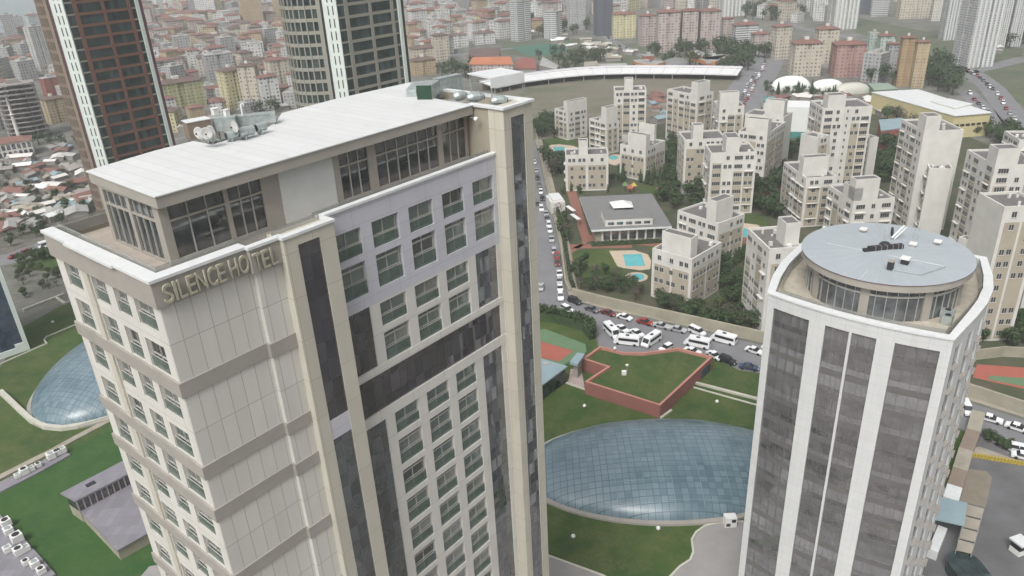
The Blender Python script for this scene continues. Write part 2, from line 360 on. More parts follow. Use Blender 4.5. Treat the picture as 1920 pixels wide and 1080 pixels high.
def strip(name, line, width, z, mat, side=0, kind='structure', h=0.0):
    """ribbon of given width along a ground polyline; side -1/0/1 puts it left, centred or right; h raises it to a kerb"""
    P=[Vector((p[0],p[1])) for p in line]; L=[];Rr=[]
    for i,p in enumerate(P):
        d=((P[i+1]-p) if i<len(P)-1 else (p-P[i-1])).normalized()
        if 0<i<len(P)-1: d=((P[i+1]-p).normalized()+(p-P[i-1]).normalized()).normalized()
        n=Vector((-d.y,d.x)); a=width*(0.5+0.5*(-side)); b=width-a
        L.append(p+n*a); Rr.append(p-n*b)
    mb=MB()
    for i in range(len(P)-1):
        q=[Rr[i],Rr[i+1],L[i+1],L[i]]
        mb.face([(*c,z+h) for c in q],mat)
        if h:
            mb.face([(*Rr[i],z),(*Rr[i+1],z),(*Rr[i+1],z+h),(*Rr[i],z+h)],mat); mb.face([(*L[i+1],z),(*L[i],z),(*L[i],z+h),(*L[i+1],z+h)],mat)
    if h:
        mb.face([(*L[0],z),(*Rr[0],z),(*Rr[0],z+h),(*L[0],z+h)],mat); mb.face([(*Rr[-1],z),(*L[-1],z),(*L[-1],z+h),(*Rr[-1],z+h)],mat)
    return tag(mb.build(name),kind=kind)
# ================================================================== SETTING: ground, roads, water
mb=MB(); mb.face([(-3500,-400,0),(4500,-400,0),(4500,9000,0),(-3500,9000,0)],M['city']); tag(mb.build('ground'),kind='structure')
sheet('sea',[(-4000,1080),(-660,1060),(-560,1260),(-380,1450),(-300,2200),(-300,9000),(-4000,9000)],0.02,M['sea'])
road_up=[(1001,262),(1008,285),(1027,371),(1047,456),(1057,531),(1063,556),(1084,568),(1156,589),(1217,600),(1289,616),(1433,648),(1809,752),(1920,788),(2100,850)]
road_lo=[(2100,950),(1920,868),(1835,819),(1780,795),(1428,700),(1385,694),(1337,669),(1271,652),(1205,661),(1168,660),(1125,649),(1119,631),(1118,612),(1091,596),(1010,583),(960,560),(965,262)]
sheet('road',pxs(road_up+road_lo),0.012,M['asphalt'])
lawn_px=[(-300,900),(-60,740),(0,690),(44,612),(175,540),(500,450),(900,470),(1009,586),(1091,600),(1116,614),(1117,632),(1122,651),(1168,662),(1205,663),(1271,654),(1337,671),(1428,702),(1780,797),(1835,822),(1800,860),(1720,1000),(1660,1300),(-600,1500)]
sheet('lawn',pxs(lawn_px),0.008,M['lawn'])
sheet('bright_lawn',pxs([(-300,1000),(-60,925),(20,905),(110,860),(215,800),(420,790),(420,1080),(260,1078),(-400,1380)]),0.012,M['lawn2'])
sheet('pavement',pxs([(1258,1080),(1275,1062),(1294,1050),(1300,1035),(1297,1012),(1305,998),(1322,986),(1345,980),(1394,978),(1470,985),(1500,1400),(1240,1400),(1240,1110)]),0.02,M['pave'])
strip('kerb',pxs([(1200,1130),(1258,1080),(1275,1062),(1294,1050),(1300,1035),(1297,1012),(1305,998),(1322,986),(1345,980),(1394,978)]),0.35,0.02,M['kerb'],h=0.12)
sheet('forecourt',pxs([(1028,1042),(1130,1079),(1190,1120),(1190,1400),(-100,1500),(280,1062),(600,1000)]),0.02,M['pave'])
strip('kerb',pxs([(900,1000),(1028,1042),(1130,1079),(1190,1110)]),0.35,0.02,M['kerb'],h=0.12)
strip('sidewalk',pxs([(1003,262),(1010,285),(1029,371),(1049,456),(1059,531),(1066,553),(1086,565),(1157,585),(1218,596),(1290,612),(1434,644),(1809,748),(1920,783),(2100,846)]),3.2,0.012,M['sidewalk'],side=-1,h=0.12)
# residential gardens
sheet('garden_ground',pxs([(1004,235),(1030,371),(1051,456),(1062,535),(1072,550),(1150,574),(1433,634),(1810,738),(2100,820),(2300,420),(1900,290),(1650,190),(1230,180),(1040,180)]),0.006,M['garden'])
for q in ([(1012,262),(1046,258),(1075,262),(1092,275),(1090,300),(1020,300),(1010,285)],[(1065,470),(1150,466),(1175,500),(1165,540),(1090,520),(1068,500)],[(1210,455),(1240,450),(1240,475),(1222,480)],[(1370,404),(1430,402),(1440,425),(1400,420),(1370,415)],[(1370,460),(1412,455),(1408,500),(1375,490)],[(1190,350),(1225,345),(1240,372),(1215,365)]):
    sheet('lawn',pxs(q),0.011,M['lawn'])
for q in ([(1060,352),(1078,352),(1105,440),(1240,455),(1240,463),(1105,452),(1072,475),(1081,525),(1076,525),(1064,470),(1093,455)],[(1060,458),(1185,458),(1185,465),(1062,466)],[(1418,362),(1448,345),(1475,350),(1425,380)],[(1370,448),(1412,443),(1412,455),(1370,462)],[(1390,500),(1398,505),(1398,522),(1380,492),(1384,488)],[(1315,590),(1345,568),(1352,572),(1325,595)],[(1230,352),(1248,340),(1252,343),(1228,358)]):
    sheet('path',pxs(q),0.016,M['redpath'])
# sports courts
sheet('sports_court',pxs([(1009,620),(1020,616),(1098,645),(1100,660),(1076,672),(1050,690),(1009,672)]),0.022,M['courtgreen'])
sheet('sports_court',pxs([(1009,637),(1014,640),(1075,658),(1048,678),(1009,670)]),0.027,M['courtred'])
sheet('sports_court',pxs([(1832,683),(1960,692),(1960,738),(1824,708)]),0.022,M['courtred'])
sheet('sports_court',pxs([(1855,704),(1960,712),(1960,732),(1853,712)]),0.027,M['courtgreen'])
# pools and decks
def pool(deck, water, label):
    t=thing('swimming_pool',label,'swimming pool',at(*deck[0]))
    def loc(l,z): return [at(x,y)-t.location+Vector((0,0,z)) for x,y in l]
    mb=MB(); mb.prism(loc(deck,0),0.0,0.14,M['pooldeck']); mb.build('deck',t)
    mb=MB(); mb.prism(loc(water,0),0.10,0.155,M['pool']); mb.build('water',t)
def ell(cx,cy,a,b,n=16,k=0): return [(cx+a*math.cos(2*math.pi*i/n)+k*b*math.sin(2*math.pi*i/n),cy+b*math.sin(2*math.pi*i/n)) for i in range(n)]
pool([(1142,471),(1190,470),(1215,478),(1221,490),(1219,505),(1200,507),(1170,503),(1158,500)],[(1168,478),(1203,477),(1210,499),(1173,500)],'turquoise rectangular swimming pool on a beige deck below the grey clubhouse')
pool(ell(1193,520,22,9),ell(1196,520,12,6.5),'small round wading pool next to the big rectangular pool')
pool([(1027,276),(1034,272),(1050,271),(1075,274),(1087,279),(1075,287),(1045,288),(1029,285)],[(1037,276),(1059,276),(1058,285),(1040,285)],'small swimming pool on a pale oval deck beside the street hedge')
pool([(1368,427),(1372,421),(1395,419),(1420,422),(1434,432),(1434,440),(1412,447),(1385,443)],[(1370,430),(1375,427),(1395,428),(1412,434),(1414,443),(1400,445),(1380,440)],'long turquoise swimming pool behind the white blocks near the glass tower')
pool(ell(1155,300,17,10),ell(1150,296,9,4),'small pool half hidden behind the low white apartment block')
# mid-distance fields and roads
sheet('field',pxs([(930,176),(985,160),(1060,152),(1200,146),(1382,149),(1372,190),(1330,215),(1240,225),(1040,262),(1003,262),(940,215)]),0.010,M['field'])
sheet('field',pxs([(1604,32),(1790,70),(1940,95),(2050,140),(1990,250),(1905,190),(1845,150),(1800,130),(1740,95),(1604,62)]),0.010,M['greenfield'])
sheet('field',pxs([(940,78),(1110,72),(1240,96),(1240,110),(1185,134),(1085,138),(1000,110),(940,100)]),0.010,M['greenfield'])
sheet('sports_court',pxs([(960,88),(1062,78),(1068,90),(1045,104),(985,104)]),0.014,plain('teal_green_pitch',(0.06,0.15,0.11),0.9,0.2,0.05))
sheet('lawn',pxs([(20,500),(60,480),(118,462),(130,505),(90,510),(40,503)]),0.013,M['lawn'])
for ln,wd in (([(1376,215),(1402,168),(1428,130),(1436,112),(1420,98),(1380,90)],24),([(1795,125),(1828,140),(1860,165),(1890,205),(1930,262),(1990,330)],13),([(1812,172),(1845,205),(1888,262),(1925,305)],9),([(1740,104),(1790,122),(1822,136),(1880,120),(1960,100)],12),([(1130,66),(1160,84),(1188,98),(1240,118)],8),([(-60,498),(16,486),(60,470),(110,455),(240,420)],12),([(-40,330),(60,300),(140,290),(260,270)],7),([(250,250),(330,262),(460,225),(560,215)],7),([(600,130),(840,105),(960,90)],8),([(1480,45),(1500,52),(1600,72)],9),([(1430,95),(1520,110),(1680,170)],8)):
    strip('road',pxs(ln),wd,0.018,M['asphalt'])
sheet('field',pxs([(-200,520),(-60,330),(100,300),(200,310),(260,420),(120,450),(0,490),(-150,560)]),0.010,ground_mat('scrubland',((0.075,0.08,0.055),(0.11,0.095,0.075),(0.19,0.18,0.17),(0.05,0.06,0.04)),(0.02,0.08,0.5)))
sheet('reflection_ground',[(-150,-160),(60,-160),(60,20),(20,52),(-60,40),(-150,60)],0.02,panel('reflection_tiles',(0.34,0.31,0.28),(0.16,0.15,0.14),3.0,3.0,0.12,0.9,0.45))  # unseen paving, added so the round-roof tower's glass reflects a lighter pattern
sheet('reflection_ground',[(60,-160),(200,-120),(190,20),(110,50),(62,20)],0.024,M['yard'])  # unseen asphalt, added next to the tiles to vary the reflections
# ================================================================== HOTEL  (local x along the long front, y along the end front, z up)
HA=math.radians(49.19)
HO=Vector((-22.802,44.498,0))
hotel=thing('hotel_tower','tall cream and white hotel tower with sign letters, lavender top storeys and white penthouse roof','hotel',HO,HA)
def hp(u,w_,z=0): return HO+Vector((math.cos(HA)*u-math.sin(HA)*w_, math.sin(HA)*u+math.cos(HA)*w_, z))
# body
mb=MB()
mb.box(0.5,37.5,0.75,16.3,0,74.8,M['stone'],M['floor'],False)
mb.build('core_wall',hotel)
# letter wall (blank stone) with its jog
mb=MB()
mb.prism([(0.5,0.75),(0.0,0.75),(0,0),(6.85,0),(6.85,-.45),(9,-.45),(9,.75)],0,75.0,M['stone'],cum=True,bottom=False)
mb.build('stone_wall',hotel)
BZ=[(66.95,68.1),(59.95,61.05),(56.0,57.1),(49.4,50.5),(42.3,43.4),(38.7,39.8),(31.6,32.7),(28.0,29.1),(20.9,22.0),(17.3,18.4),(10.2,11.3)]
for z0,z1 in BZ:
    mb=MB(); mb.prism([(0,16.3),(-.2,16.3),(-.2,-.14),(6.71,-.14),(6.71,-.59),(9.0,-.59),(9.02,-.45),(6.85,-.45),(6.85,0),(0,0)],z0,z1,M['greyband']); mb.build('band',hotel)
mb=MB(); mb.prism([(0,16.3),(-.30,16.3),(-.30,-.30),(6.55,-.30),(6.55,-.75),(9.02,-.75),(9.02,-.45),(6.85,-.45),(6.85,0),(0,0)],73.88,75.72,M['greyband']); mb.build('fascia',hotel)
mb=MB(); mb.prism([(0.5,16.4),(-.42,16.4),(-.42,11.9),(-.6,11.9),(-.6,4.4),(-.42,4.4),(-.42,-.42),(6.43,-.42),(6.43,-.87),(8.88,-.87),(8.88,-1.32),(13.6,-1.32),(13.6,.06),(33.68,.06),(33.68,.62),(13.2,.62),(13.2,-.7),(9.3,-.7),(9.3,-.3),(6.6,-.3),(6.6,.6),(.6,.6)],75.72,75.93,M['coping']); mb.build('coping',hotel)
# parapet inner side and glass rail
mb=MB()
mb.box(.5,.62,.6,16.3,74.8,75.7,M['beigewall']); mb.box(.62,6.6,.5,.62,74.8,75.7,M['beigewall'])
mb.box(-.2,37.4,16.02,16.3,74.8,75.9,M['beigewall']); mb.build('parapet',hotel)
mb=MB()
mb.box(.70,.74,.8,15.9,75.2,76.25,M['crail']); mb.box(.74,9.0,.76,.80,75.2,76.25,M['crail']); mb.box(.8,36,15.8,15.84,75.2,76.25,M['crail'])
mb.box(9.0,13.2,.1,.14,75.2,76.25,M['crail']); mb.box(13.2,33.6,.92,.96,75.2,76.1,M['crail'])
mb.build('glass_railing',hotel)
# cream column with glass strip beside the sign wall
mb=MB()
mb.box(9.0,10.15,-1.2,.75,0,75.72,M['cream'],None,False); mb.box(12.1,13.5,-1.2,.75,0,75.72,M['cream'],None,False)
mb.box(10.15,12.1,-1.2,.75,74.97,75.72,M['cream']); mb.box(10.15,12.1,-.3,.75,0,74.97,M['cream'],None,False)
mb.build('column',hotel)
mb=MB(); mb.box(10.15,12.1,-1.12,-.3,59.56,74.97,M['gstrip']); mb.build('curtain_glass',hotel)
mb=MB(); mb.box(10.15,12.1,-1.16,-.3,57.7,59.56,M['lav']); mb.build('lavender_panel',hotel)
mb=MB(); mb.box(10.15,12.1,-1.12,-.3,0,57.7,M['gdark'],None,False); mb.build('curtain_glass',hotel)
# right-hand column and shaft
mb=MB()
mb.box(33.7,34.75,-1.1,.75,0,80.0,M['cream'],None,False); mb.box(36.7,37.9,-1.1,.75,0,80.0,M['cream'],None,False)
mb.box(34.75,36.7,-1.1,.75,79.1,80.0,M['cream']); mb.box(34.75,36.7,-.3,.75,0,79.1,M['cream'],None,False)
mb.build('column',hotel)
mb=MB(); mb.box(33.72,33.9,.75,3.2,75.0,80.0,M['beigewall']); mb.box(33.9,37.9,.75,12.0,74.8,79.3,M['beigewall'],M['roofpale']); mb.box(37.5,37.9,.75,16.3,0,74.8,M['cream']); mb.build('shaft',hotel)
mb=MB(); mb.box(34.75,36.7,-1.0,-.3,0,79.1,M['gdark'],None,False); mb.build('curtain_glass',hotel)
mb=MB(); mb.prism([(33.5,3.1),(33.5,-1.3),(38.1,-1.3),(38.1,12.2),(37.5,12.2),(37.5,-.75),(34.1,-.75),(34.1,3.1)],80.0,80.22,M['coping']); mb.build('coping',hotel)
mb=MB(); mb.box(37.5,37.9,.75,12.0,79.3,80.0,M['beigewall']); mb.build('parapet',hotel)
# long front: lavender lattice, white lattice
F0,F1=.2,.75
mb=MB()
PU=[(13.5,14.2),(16.98,18.12),(21.05,22.22),(25.1,26.3),(29.07,30.3),(33.2,33.7)]
WU=[(14.2,16.98),(18.12,21.05),(22.22,25.1),(26.3,29.07),(30.3,33.2)]
for a,b in PU: mb.box(a,b,F0,F1,66.8,75.72,M['lav'])
for a,b in WU:
    for z0,z1 in ((73.88,75.72),(70.97,71.55),(66.8,68.02)): mb.box(a,b,F0,F1,z0,z1,M['lav'])
mb.build('lavender_lattice',hotel)
mb=MB()
for a,b in [(13.5,14.1),(16.8,17.87),(20.9,21.95),(24.95,25.97),(28.95,30.02),(33.1,33.7)]: mb.box(a,b,F0,F1,60.95,66.8,M['stone_l'])
for a,b in [(17.87,20.9),(21.95,24.95),(25.97,28.95)]:
    for z0,z1 in ((66.62,66.8),(63.78,64.4)): mb.box(a,b,F0,F1,z0,z1,M['stone_l'])
mb.box(13.5,33.7,F0-.05,F1,60.22,60.95,M['stone_l']); mb.box(13.5,33.7,F0-.05,F1,55.5,56.55,M['stone_l'])
for a,b in [(13.5,14.1),(33.1,33.7)]: mb.box(a,b,F0,F1,56.55,60.22,M['stone_l'])
for a,b in [(13.5,14.35),(16.8,17.87),(20.87,21.95),(24.93,26.0),(28.92,30.05),(33.0,33.7)]: mb.box(a,b,F0,F1,0,55.5,M['stone_l'],None,False)
ROWS=[(53.12,55.5)]+[(52.4-3.55*k-2.9,52.4-3.55*k) for k in range(11)]
for a,b in [(17.87,20.87),(21.95,24.93),(26.0,28.92)]:
    top=55.5
    for z0,z1 in ROWS:
        if top-z1>.05: mb.box(a,b,F0,F1,z1,top,M['stone_l'])
        top=z0
    mb.box(a,b,F0,F1,0,top,M['stone_l'],None,False)
mb.build('white_lattice',hotel)
for a,b,z0,z1,mt in ((14.1,16.8,60.95,66.8,'gstrip'),(30.02,33.1,60.95,66.8,'gdark'),(14.1,33.1,56.55,60.22,'gstrip'),(14.35,16.8,0,55.5,'gdark'),(30.05,33.0,0,55.5,'gdark')):
    mb=MB(); mb.box(a,b,F0+.12,F1,z0,z1,M[mt],None,False); mb.build('curtain_glass',hotel)
# windows: frame mesh > pane, railing
WR=random.Random(2)
def win_mesh(wd,h,transom,name_cache={}):
    k=(wd,h,transom)
    if k in name_cache: return name_cache[k]
    fr=MB(); t=.07; y0,y1=0,.14
    mid=h*.42
    for x in (0,wd*.47,wd-t): fr.box(x,x+t,y0,y1,0,h,M['frame'])
    segs=[(t,wd*.47),(wd*.47+t,wd-t)]
    for x0,x1 in segs:
        for z in (0,mid,h-t): fr.box(x0,x1,y0,y1,z,z+t,M['frame'])
        if transom: fr.box(x0,x1,y0-.02,y1,h-.62,h-.46,M['frame'])
    pn=MB(); pn.box(0,wd,.09,.13,0,h,M['gwin'])
    rl=MB(); rl.box(0.02,wd-.02,-.16,-.14,0,mid*.97,M['grail']); rl.box(0,wd,-.18,-.12,mid*.97,mid*.97+.05,M['frame'])
    name_cache[k]=[fr,pn,rl,None]; return name_cache[k]
def window(parent,u,wl,z0,h,wd,transom,end=False):
    """wl: depth position; end fronts are turned a quarter"""
    c=win_mesh(round(wd,2),round(h,2),transom)
    if c[3] is None:
        o=c[0].build('window'); p=c[1].build('pane',o); r=c[2].build('railing',o); c[3]=o
    else: o=copy_tree(c[3])
    o.parent=parent
    for ch in o.children:
        if ch.name.startswith('pane'):
            ch.material_slots[0].link='OBJECT'; ch.material_slots[0].material=WR.choice([M['gwin'],M['gwin'],M['gwin'],M['gwin2'],M['gwin2'],M['gwin3']])
    if end: o.location=(wl,u,z0); o.rotation_euler=(0,0,-math.pi/2)
    else: o.location=(u,wl,z0)
    return o
WY=.5
for a,b in WU:
    window(hotel,a,WY,71.55,2.32,2.8,False); window(hotel,a,WY,68.02,2.95,2.8,True)
for a in (17.9,21.98,26.0):
    window(hotel,a,WY,64.4,2.22,2.95,False); window(hotel,a,WY,60.95,2.83,2.95,True)
    for z0,z1 in ROWS: window(hotel,a,WY,z0,z1-z0,2.95,z1<55)
# end front lattice
EW=[(1.1,3.75),(4.75,6.8),(8.0,10.3),(12.45,14.9)]
EP=[(0.0,1.1),(3.75,4.75),(6.8,8.0),(10.3,12.45),(14.9,16.3)]
EZ=[(71.6,73.8),(68.15,70.5),(64.5,66.75),(61.1,63.4),(57.15,59.7),(53.7,55.85),(50.55,52.6),(46.9,49.2),(43.45,45.6),(39.85,42.1),(36.3,38.5),(32.75,34.9)]
mb=MB()
for a,b in EP: mb.box(0 if a else 0.01,.5,a if a else .76,b,0,75.0,M['stone_l'],None,False)
for a,b in EW:
    top=75.0
    for z0,z1 in EZ:
        mb.box(0,.5,a,b,z1,top,M['stone_l']); top=z0
    mb.box(0,.5,a,b,0,top,M['stone_l'],None,False)
mb.box(-.16,0,10.45,11.35,0,73.88,M['cream'],None,False)
mb.build('end_lattice',hotel)
for a,b in EW:
    for z0,z1 in EZ: window(hotel,b,.28,z0,z1-z0,b-a,False,True)
# penthouse
pent=[(3.0,3.5),(33.7,3.5),(33.7,14.0),(26,15.2),(14,14.4),(3,12.2)]
mb=MB()
for a,b in ((3.0,3.65),(7.85,8.2),(10.95,12.5),(17.6,18.3),(21.3,22.2),(29.65,30.25),(33.35,33.7)): mb.box(a,b,3.5,3.9,74.8,79.3,M['eave'])
for a,b in ((3.9,4.35),(7.7,8.2),(11.7,12.2)): mb.box(3.0,3.4,a if a>3.95 else 3.9,b,74.8,79.3,M['eave'])
for a,b in ((3.65,7.85),(8.2,10.95),(18.3,21.3),(22.2,29.65),(30.25,33.35)):
    for z0,z1 in ((74.8,75.15),(77.85,78.0),(79.0,79.3)): mb.box(a,b,3.52,3.9,z0,z1,M['eave'])
for a,b in ((4.35,7.7),(8.2,11.7)):
    for z0,z1 in ((74.8,75.0),(77.85,78.0),(79.0,79.3)): mb.box(3.02,3.4,a,b,z0,z1,M['eave'])
mb.prism([(3.1,12.2),(14,14.4),(26,15.2),(33.7,14.0),(33.7,13.8),(26,15.0),(14,14.2),(3.1,12.0)],74.8,79.3,M['eave'])
mb.build('penthouse_frame',hotel)
mb=MB(); mb.box(12.5,17.6,3.42,3.9,74.8,79.3,M['whitewall']); mb.build('penthouse_wall',hotel)
for a,b in ((3.65,7.85),(8.2,10.95),(18.3,21.3),(22.2,29.65),(30.25,33.35)):
    g=MB(); g.box(a,b,3.66,3.7,75.15,79.0,M['gpent']); g=g.build('penthouse_window',hotel)
    f=MB(); n=max(3,round((b-a)/1.15)) if b-a<4 or b-a>5 else 3
    for i in range(1,n):
        x=a+(b-a)*i/n; f.box(x-.04,x+.04,3.56,3.66,75.15,77.85,M['frame']); f.box(x-.04,x+.04,3.56,3.66,78.0,79.0,M['frame'])
    f.build('mullion',g)
for a,b in ((4.35,7.7),(8.2,11.7)):
    g=MB(); g.box(3.16,3.2,a,b,75.0,79.0,M['gpent']); g=g.build('penthouse_window',hotel)
    f=MB()
    for i in range(1,4 if a>5 else 4):
        y=a+(b-a)*i/3.5; f.box(3.06,3.16,y-.04,y+.04,75.0,77.85,M['frame']); f.box(3.06,3.16,y-.04,y+.04,78.0,79.0,M['frame'])
    f.build('mullion',g)
# dark block whose colour stands in for the dimness behind the penthouse glass
mb=MB(); mb.box(4.8,32.5,6.0,11.5,74.8,79.25,M['dark']); mb.build('penthouse_dim_block',hotel)
RP_=[(2.6,2.45),(33.5,2.45),(33.5,6.0),(41.0,6.0),(41.2,15.6),(38.7,16.4),(29,16.9),(21.6,16.4),(15.6,15.6),(11.9,14.9),(13.6,11.6),(12.2,11.6),(8.8,14.0),(2.9,13.1)]
RP_=[(2.6,2.45),(33.5,2.45),(33.5,5.2),(34.3,11.3),(38.5,12.5),(40.2,15.6),(38.7,16.4),(29,16.9),(22.2,16.4),(19.9,13.8),(17.7,12.2),(12.1,11.5),(11.95,14.1),(8.8,14.1),(2.9,13.1)]
mb=MB(); mb.prism(RP_,79.3,80.12,M['eave'],M['eave']); mb.build('eave',hotel)
bm_in=[(2.5,2.35),(33.55,2.35),(33.55,5.2),(34.3,11.3),(38.5,12.5),(40.25,15.6),(38.7,16.5),(29,17.0),(22.3,16.5),(19.95,13.9),(17.7,12.3),(12.2,11.6),(12.05,14.2),(8.8,14.2),(2.8,13.2)]
mb=MB(); mb.prism(bm_in,80.12,80.2,M['coping'],M['roofwhite']); mb.build('roof',hotel)
mb=MB(); mb.box(11.0,22.0,9.6,16.2,78.6,79.25,M['beigewall'],M['roofpale']); mb.build('plant_deck',hotel)
# sign letters
def text_mesh(ch,size,mat,depth=.12):
    cu=bpy.data.curves.new('letter','FONT'); cu.body=ch; cu.size=size; cu.extrude=.07; cu.offset=0.01
    o=bpy.data.objects.new('tmp',cu); COL.objects.link(o)
    dg=bpy.context.evaluated_depsgraph_get(); dg.update()
    me=bpy.data.meshes.new_from_object(o.evaluated_get(dg)); me.materials.clear(); me.materials.append(mat)
    bpy.data.objects.remove(o); return me
LX=[.25,.96,1.26,1.9,2.55,3.36,4.1,5.0,5.73,6.6,7.3,7.98]
LN=[.62,.2,.55,.58,.7,.66,.56,.62,.74,.62,.56,.52]
for ch,x,wd in zip('SILENCEHOTEL',LX,LN):
    me=text_mesh(ch,2.0,M['letter'])
    xs=[v.co.x for v in me.vertices]; ys=[v.co.y for v in me.vertices]
    sx=wd/(max(xs)-min(xs)); x0=min(xs); sy=1.32/(max(ys)-min(ys)); y0=min(ys)
    for v in me.vertices: v.co.x=(v.co.x-x0)*sx; v.co.y=(v.co.y-y0)*sy
    o=bpy.data.objects.new('sign_letter',me); COL.objects.link(o); o.parent=hotel
    o.rotation_euler=(math.pi/2,0,0); o.location=(x,(-.50 if x<6.55 else -.95),74.12)
# ---- rooftop equipment
def hobj(mb,name,label,cat,u,w_,z,group=None,rot=0):
    o=mb.build(name); o.location=hp(u,w_,z); o.rotation_euler=(0,0,HA+rot); return tag(o,label,cat,group)
def dish_thing(u,w_,z,r,rot,label,lift=.9):
    t=thing('satellite_dish',label,'satellite dish',hp(u,w_,z),HA+rot,'satellite dishes on the hotel roof')
    mb=MB(); n=18
    for k in range(4):
        r0,r1=r*k/4,r*(k+1)/4
        for i in range(n):
            a0,a1=2*math.pi*i/n,2*math.pi*(i+1)/n
            P=lambda rr,a: (rr*math.cos(a), .28*r*(rr/r)**2, lift+r+rr*math.sin(a))
            if k==0: mb.face([P(0,0),P(r1,a0),P(r1,a1)],M['dish'])
            else: mb.face([P(r0,a0),P(r1,a0),P(r1,a1),P(r0,a1)],M['dish'])
    o=mb.build('reflector',t,smooth=True); md=o.modifiers.new('s','SOLIDIFY'); md.thickness=.04
    mb=MB(); mb.tube((0,-.05,0),(0,-.05,lift+r),.05,M['zinc']); mb.tube((-.4,-.3,0),(0,-.05,lift),.03,M['zinc']); mb.tube((.4,-.3,0),(0,-.05,lift),.03,M['zinc']); mb.build('mast',t)
    mb=MB(); mb.tube((0,.0,lift+r*.1),(0,.9*r,lift+r),.025,M['zinc']); mb.tube((0,.8*r,lift+r),(0,1.0*r,lift+r),.07,M['dark']); mb.build('feed_arm',t)
def px_h(x,y,z):
    P=at(x,y,z)-HO; return P.x*math.cos(HA)+P.y*math.sin(HA), -P.x*math.sin(HA)+P.y*math.cos(HA)
for (x,y),r_,ro,lb in (((379,262),.5,1.9,'leftmost grey satellite dish at the corner of the roof notch'),((391,263),.5,2.5,'edge-on white satellite dish, second from the left in the notch'),((402,260),.52,1.7,'third grey satellite dish, just left of the silver drums'),((446,250),.5,1.6,'satellite dish standing alone in front of the grey duct')):
    u,v=px_h(x,y+3,80.75); dish_thing(u,v,80.7,r_,ro,lb,.25)
def drum(p0,p1,z,r,label,g='silver duct drums on the hotel roof'):
    a=at(*p0,z); b=at(*p1,z); d=b-a; t=thing('duct_drum',label,'ventilation duct',a,math.atan2(d.y,d.x),g); L=d.length
    mb=MB(); mb.tube((0,0,0),(L,0,0),r,M['zinc'],14); mb.build('drum',t)
    mb=MB()
    for x in (.02,L*.5,L-.06): mb.tube((x,0,0),(x+.05,0,0),r+.035,M['zinc'],14)
    mb.build('flange',t)
    mb=MB(); mb.tube((-.04,0,0),(0,0,0),r*.75,M['dark'],14); mb.build('outlet',t)
    mb=MB(); mb.box(L*.3,L*.3+.1,-r,r,-r-.5,-r*.6,M['zinc']); mb.build('cradle',t)
drum((424,255),(444,251),80.7,.36,'silver duct drum nearest the dishes in the roof notch')
drum((446,250),(474,243),80.8,.40,'middle silver duct drum in the roof notch')
drum((480,240),(496,236),80.8,.36,'silver duct drum at the right end of the roof notch')
def boxthing(name,label,cat,u,w_,z,L,W,Hh,mat,rot=0,top=None,group=None,extra=None):
    mb=MB(); mb.box(0,L,0,W,0,Hh,mat,top)
    mb.box(-.04,L+.04,-.04,W+.04,Hh,Hh+.05,top or mat)
    for i in range(1,int(L/.9)+1): mb.box(i*.9-.03,i*.9+.03,-.03,0,.02,Hh,mat)
    return hobj(mb,name,label,cat,u,w_,z,group,rot)
def box_between(name,label,cat,p0,p1,ztop,W,Hh,mat,top=None,legs=.6):
    a=at(*p0,ztop); b=at(*p1,ztop); d=b-a; L=d.length; mb=MB(); mb.box(0,L,0,W,-Hh,-.06,mat,top); mb.box(-.05,L+.05,-.05,W+.05,-.06,0,top or mat)
    for i in range(1,int(L/.9)+1): mb.box(i*.9-.03,i*.9+.03,-.03,0,-Hh+.02,-.06,mat)
    for x in (.1,L-.2):
        for y in (.1,W-.2): mb.box(x,x+.1,y,y+.1,-Hh-legs,-Hh,M['zinc'])
    o=mb.build(name); o.location=a; o.rotation_euler=(0,0,math.atan2(d.y,d.x)); return tag(o,label,cat)
box_between('stair_hut','brown metal-clad hut with a white lid behind the satellite dishes','rooftop hut',(350,230),(394,222),81.5,1.3,1.5,M['brownclad'],M['coping'],1.2)
box_between('air_handler','pale grey box air handler behind the satellite dishes','air handler',(396,222),(439,219),81.4,1.0,1.15,M['zinc'],None,1.1)
box_between('air_duct','long green-grey duct box running along the back edge of the roof','air duct',(441,219),(514,212),81.2,1.0,.8,M['zinc'],None,.9)
u,v=px_h(402,216,81.5); boxthing('vent_box','left white vent cube above the brown hut','roof vent',u,v,81.45,.45,.45,.55,M['whitepl'])
u,v=px_h(424,216,81.5); boxthing('vent_box','right white vent cube above the grey air handler','roof vent',u,v,81.4,.4,.4,.5,M['whitepl'])
mb=MB(); mb.tube((0,0,0),(0,0,.9),.08,M['whitepl']); mb.tube((0,0,.9),(.25,0,.95),.08,M['whitepl']); mb.tube((.25,0,.95),(.27,0,.75),.08,M['whitepl']); u,v=px_h(455,216,81.2); hobj(mb,'vent_pipe','small white hooked vent pipe on the back of the hotel roof','vent pipe',u,v,81.2)
# far-right plant
def px_h(x,y,z):
    P=at(x,y,z)-HO; return P.x*math.cos(HA)+P.y*math.sin(HA), -P.x*math.sin(HA)+P.y*math.cos(HA)
def wedge(name,label,cat,u,w_,z,L,W,h0,h1,mat,rot=0,endmat=None):
    mb=MB(); em=endmat or mat
    mb.face([(0,0,0),(L,0,0),(L,0,h1),(0,0,h0)],mat); mb.face([(L,W,0),(0,W,0),(0,W,h0),(L,W,h1)],mat)
    mb.face([(0,0,h0),(L,0,h1),(L,W,h1),(0,W,h0)],mat); mb.face([(0,W,0),(0,0,0),(0,0,h0),(0,W,h0)],em); mb.face([(L,0,0),(L,W,0),(L,W,h1),(L,0,h1)],em)
    for i in range(1,4): x=L*i/4; h=h0+(h1-h0)*i/4; mb.box(x-.03,x+.03,-.03,0,0,h,mat)
    return hobj(mb,name,label,cat,u,w_,z,None,rot)
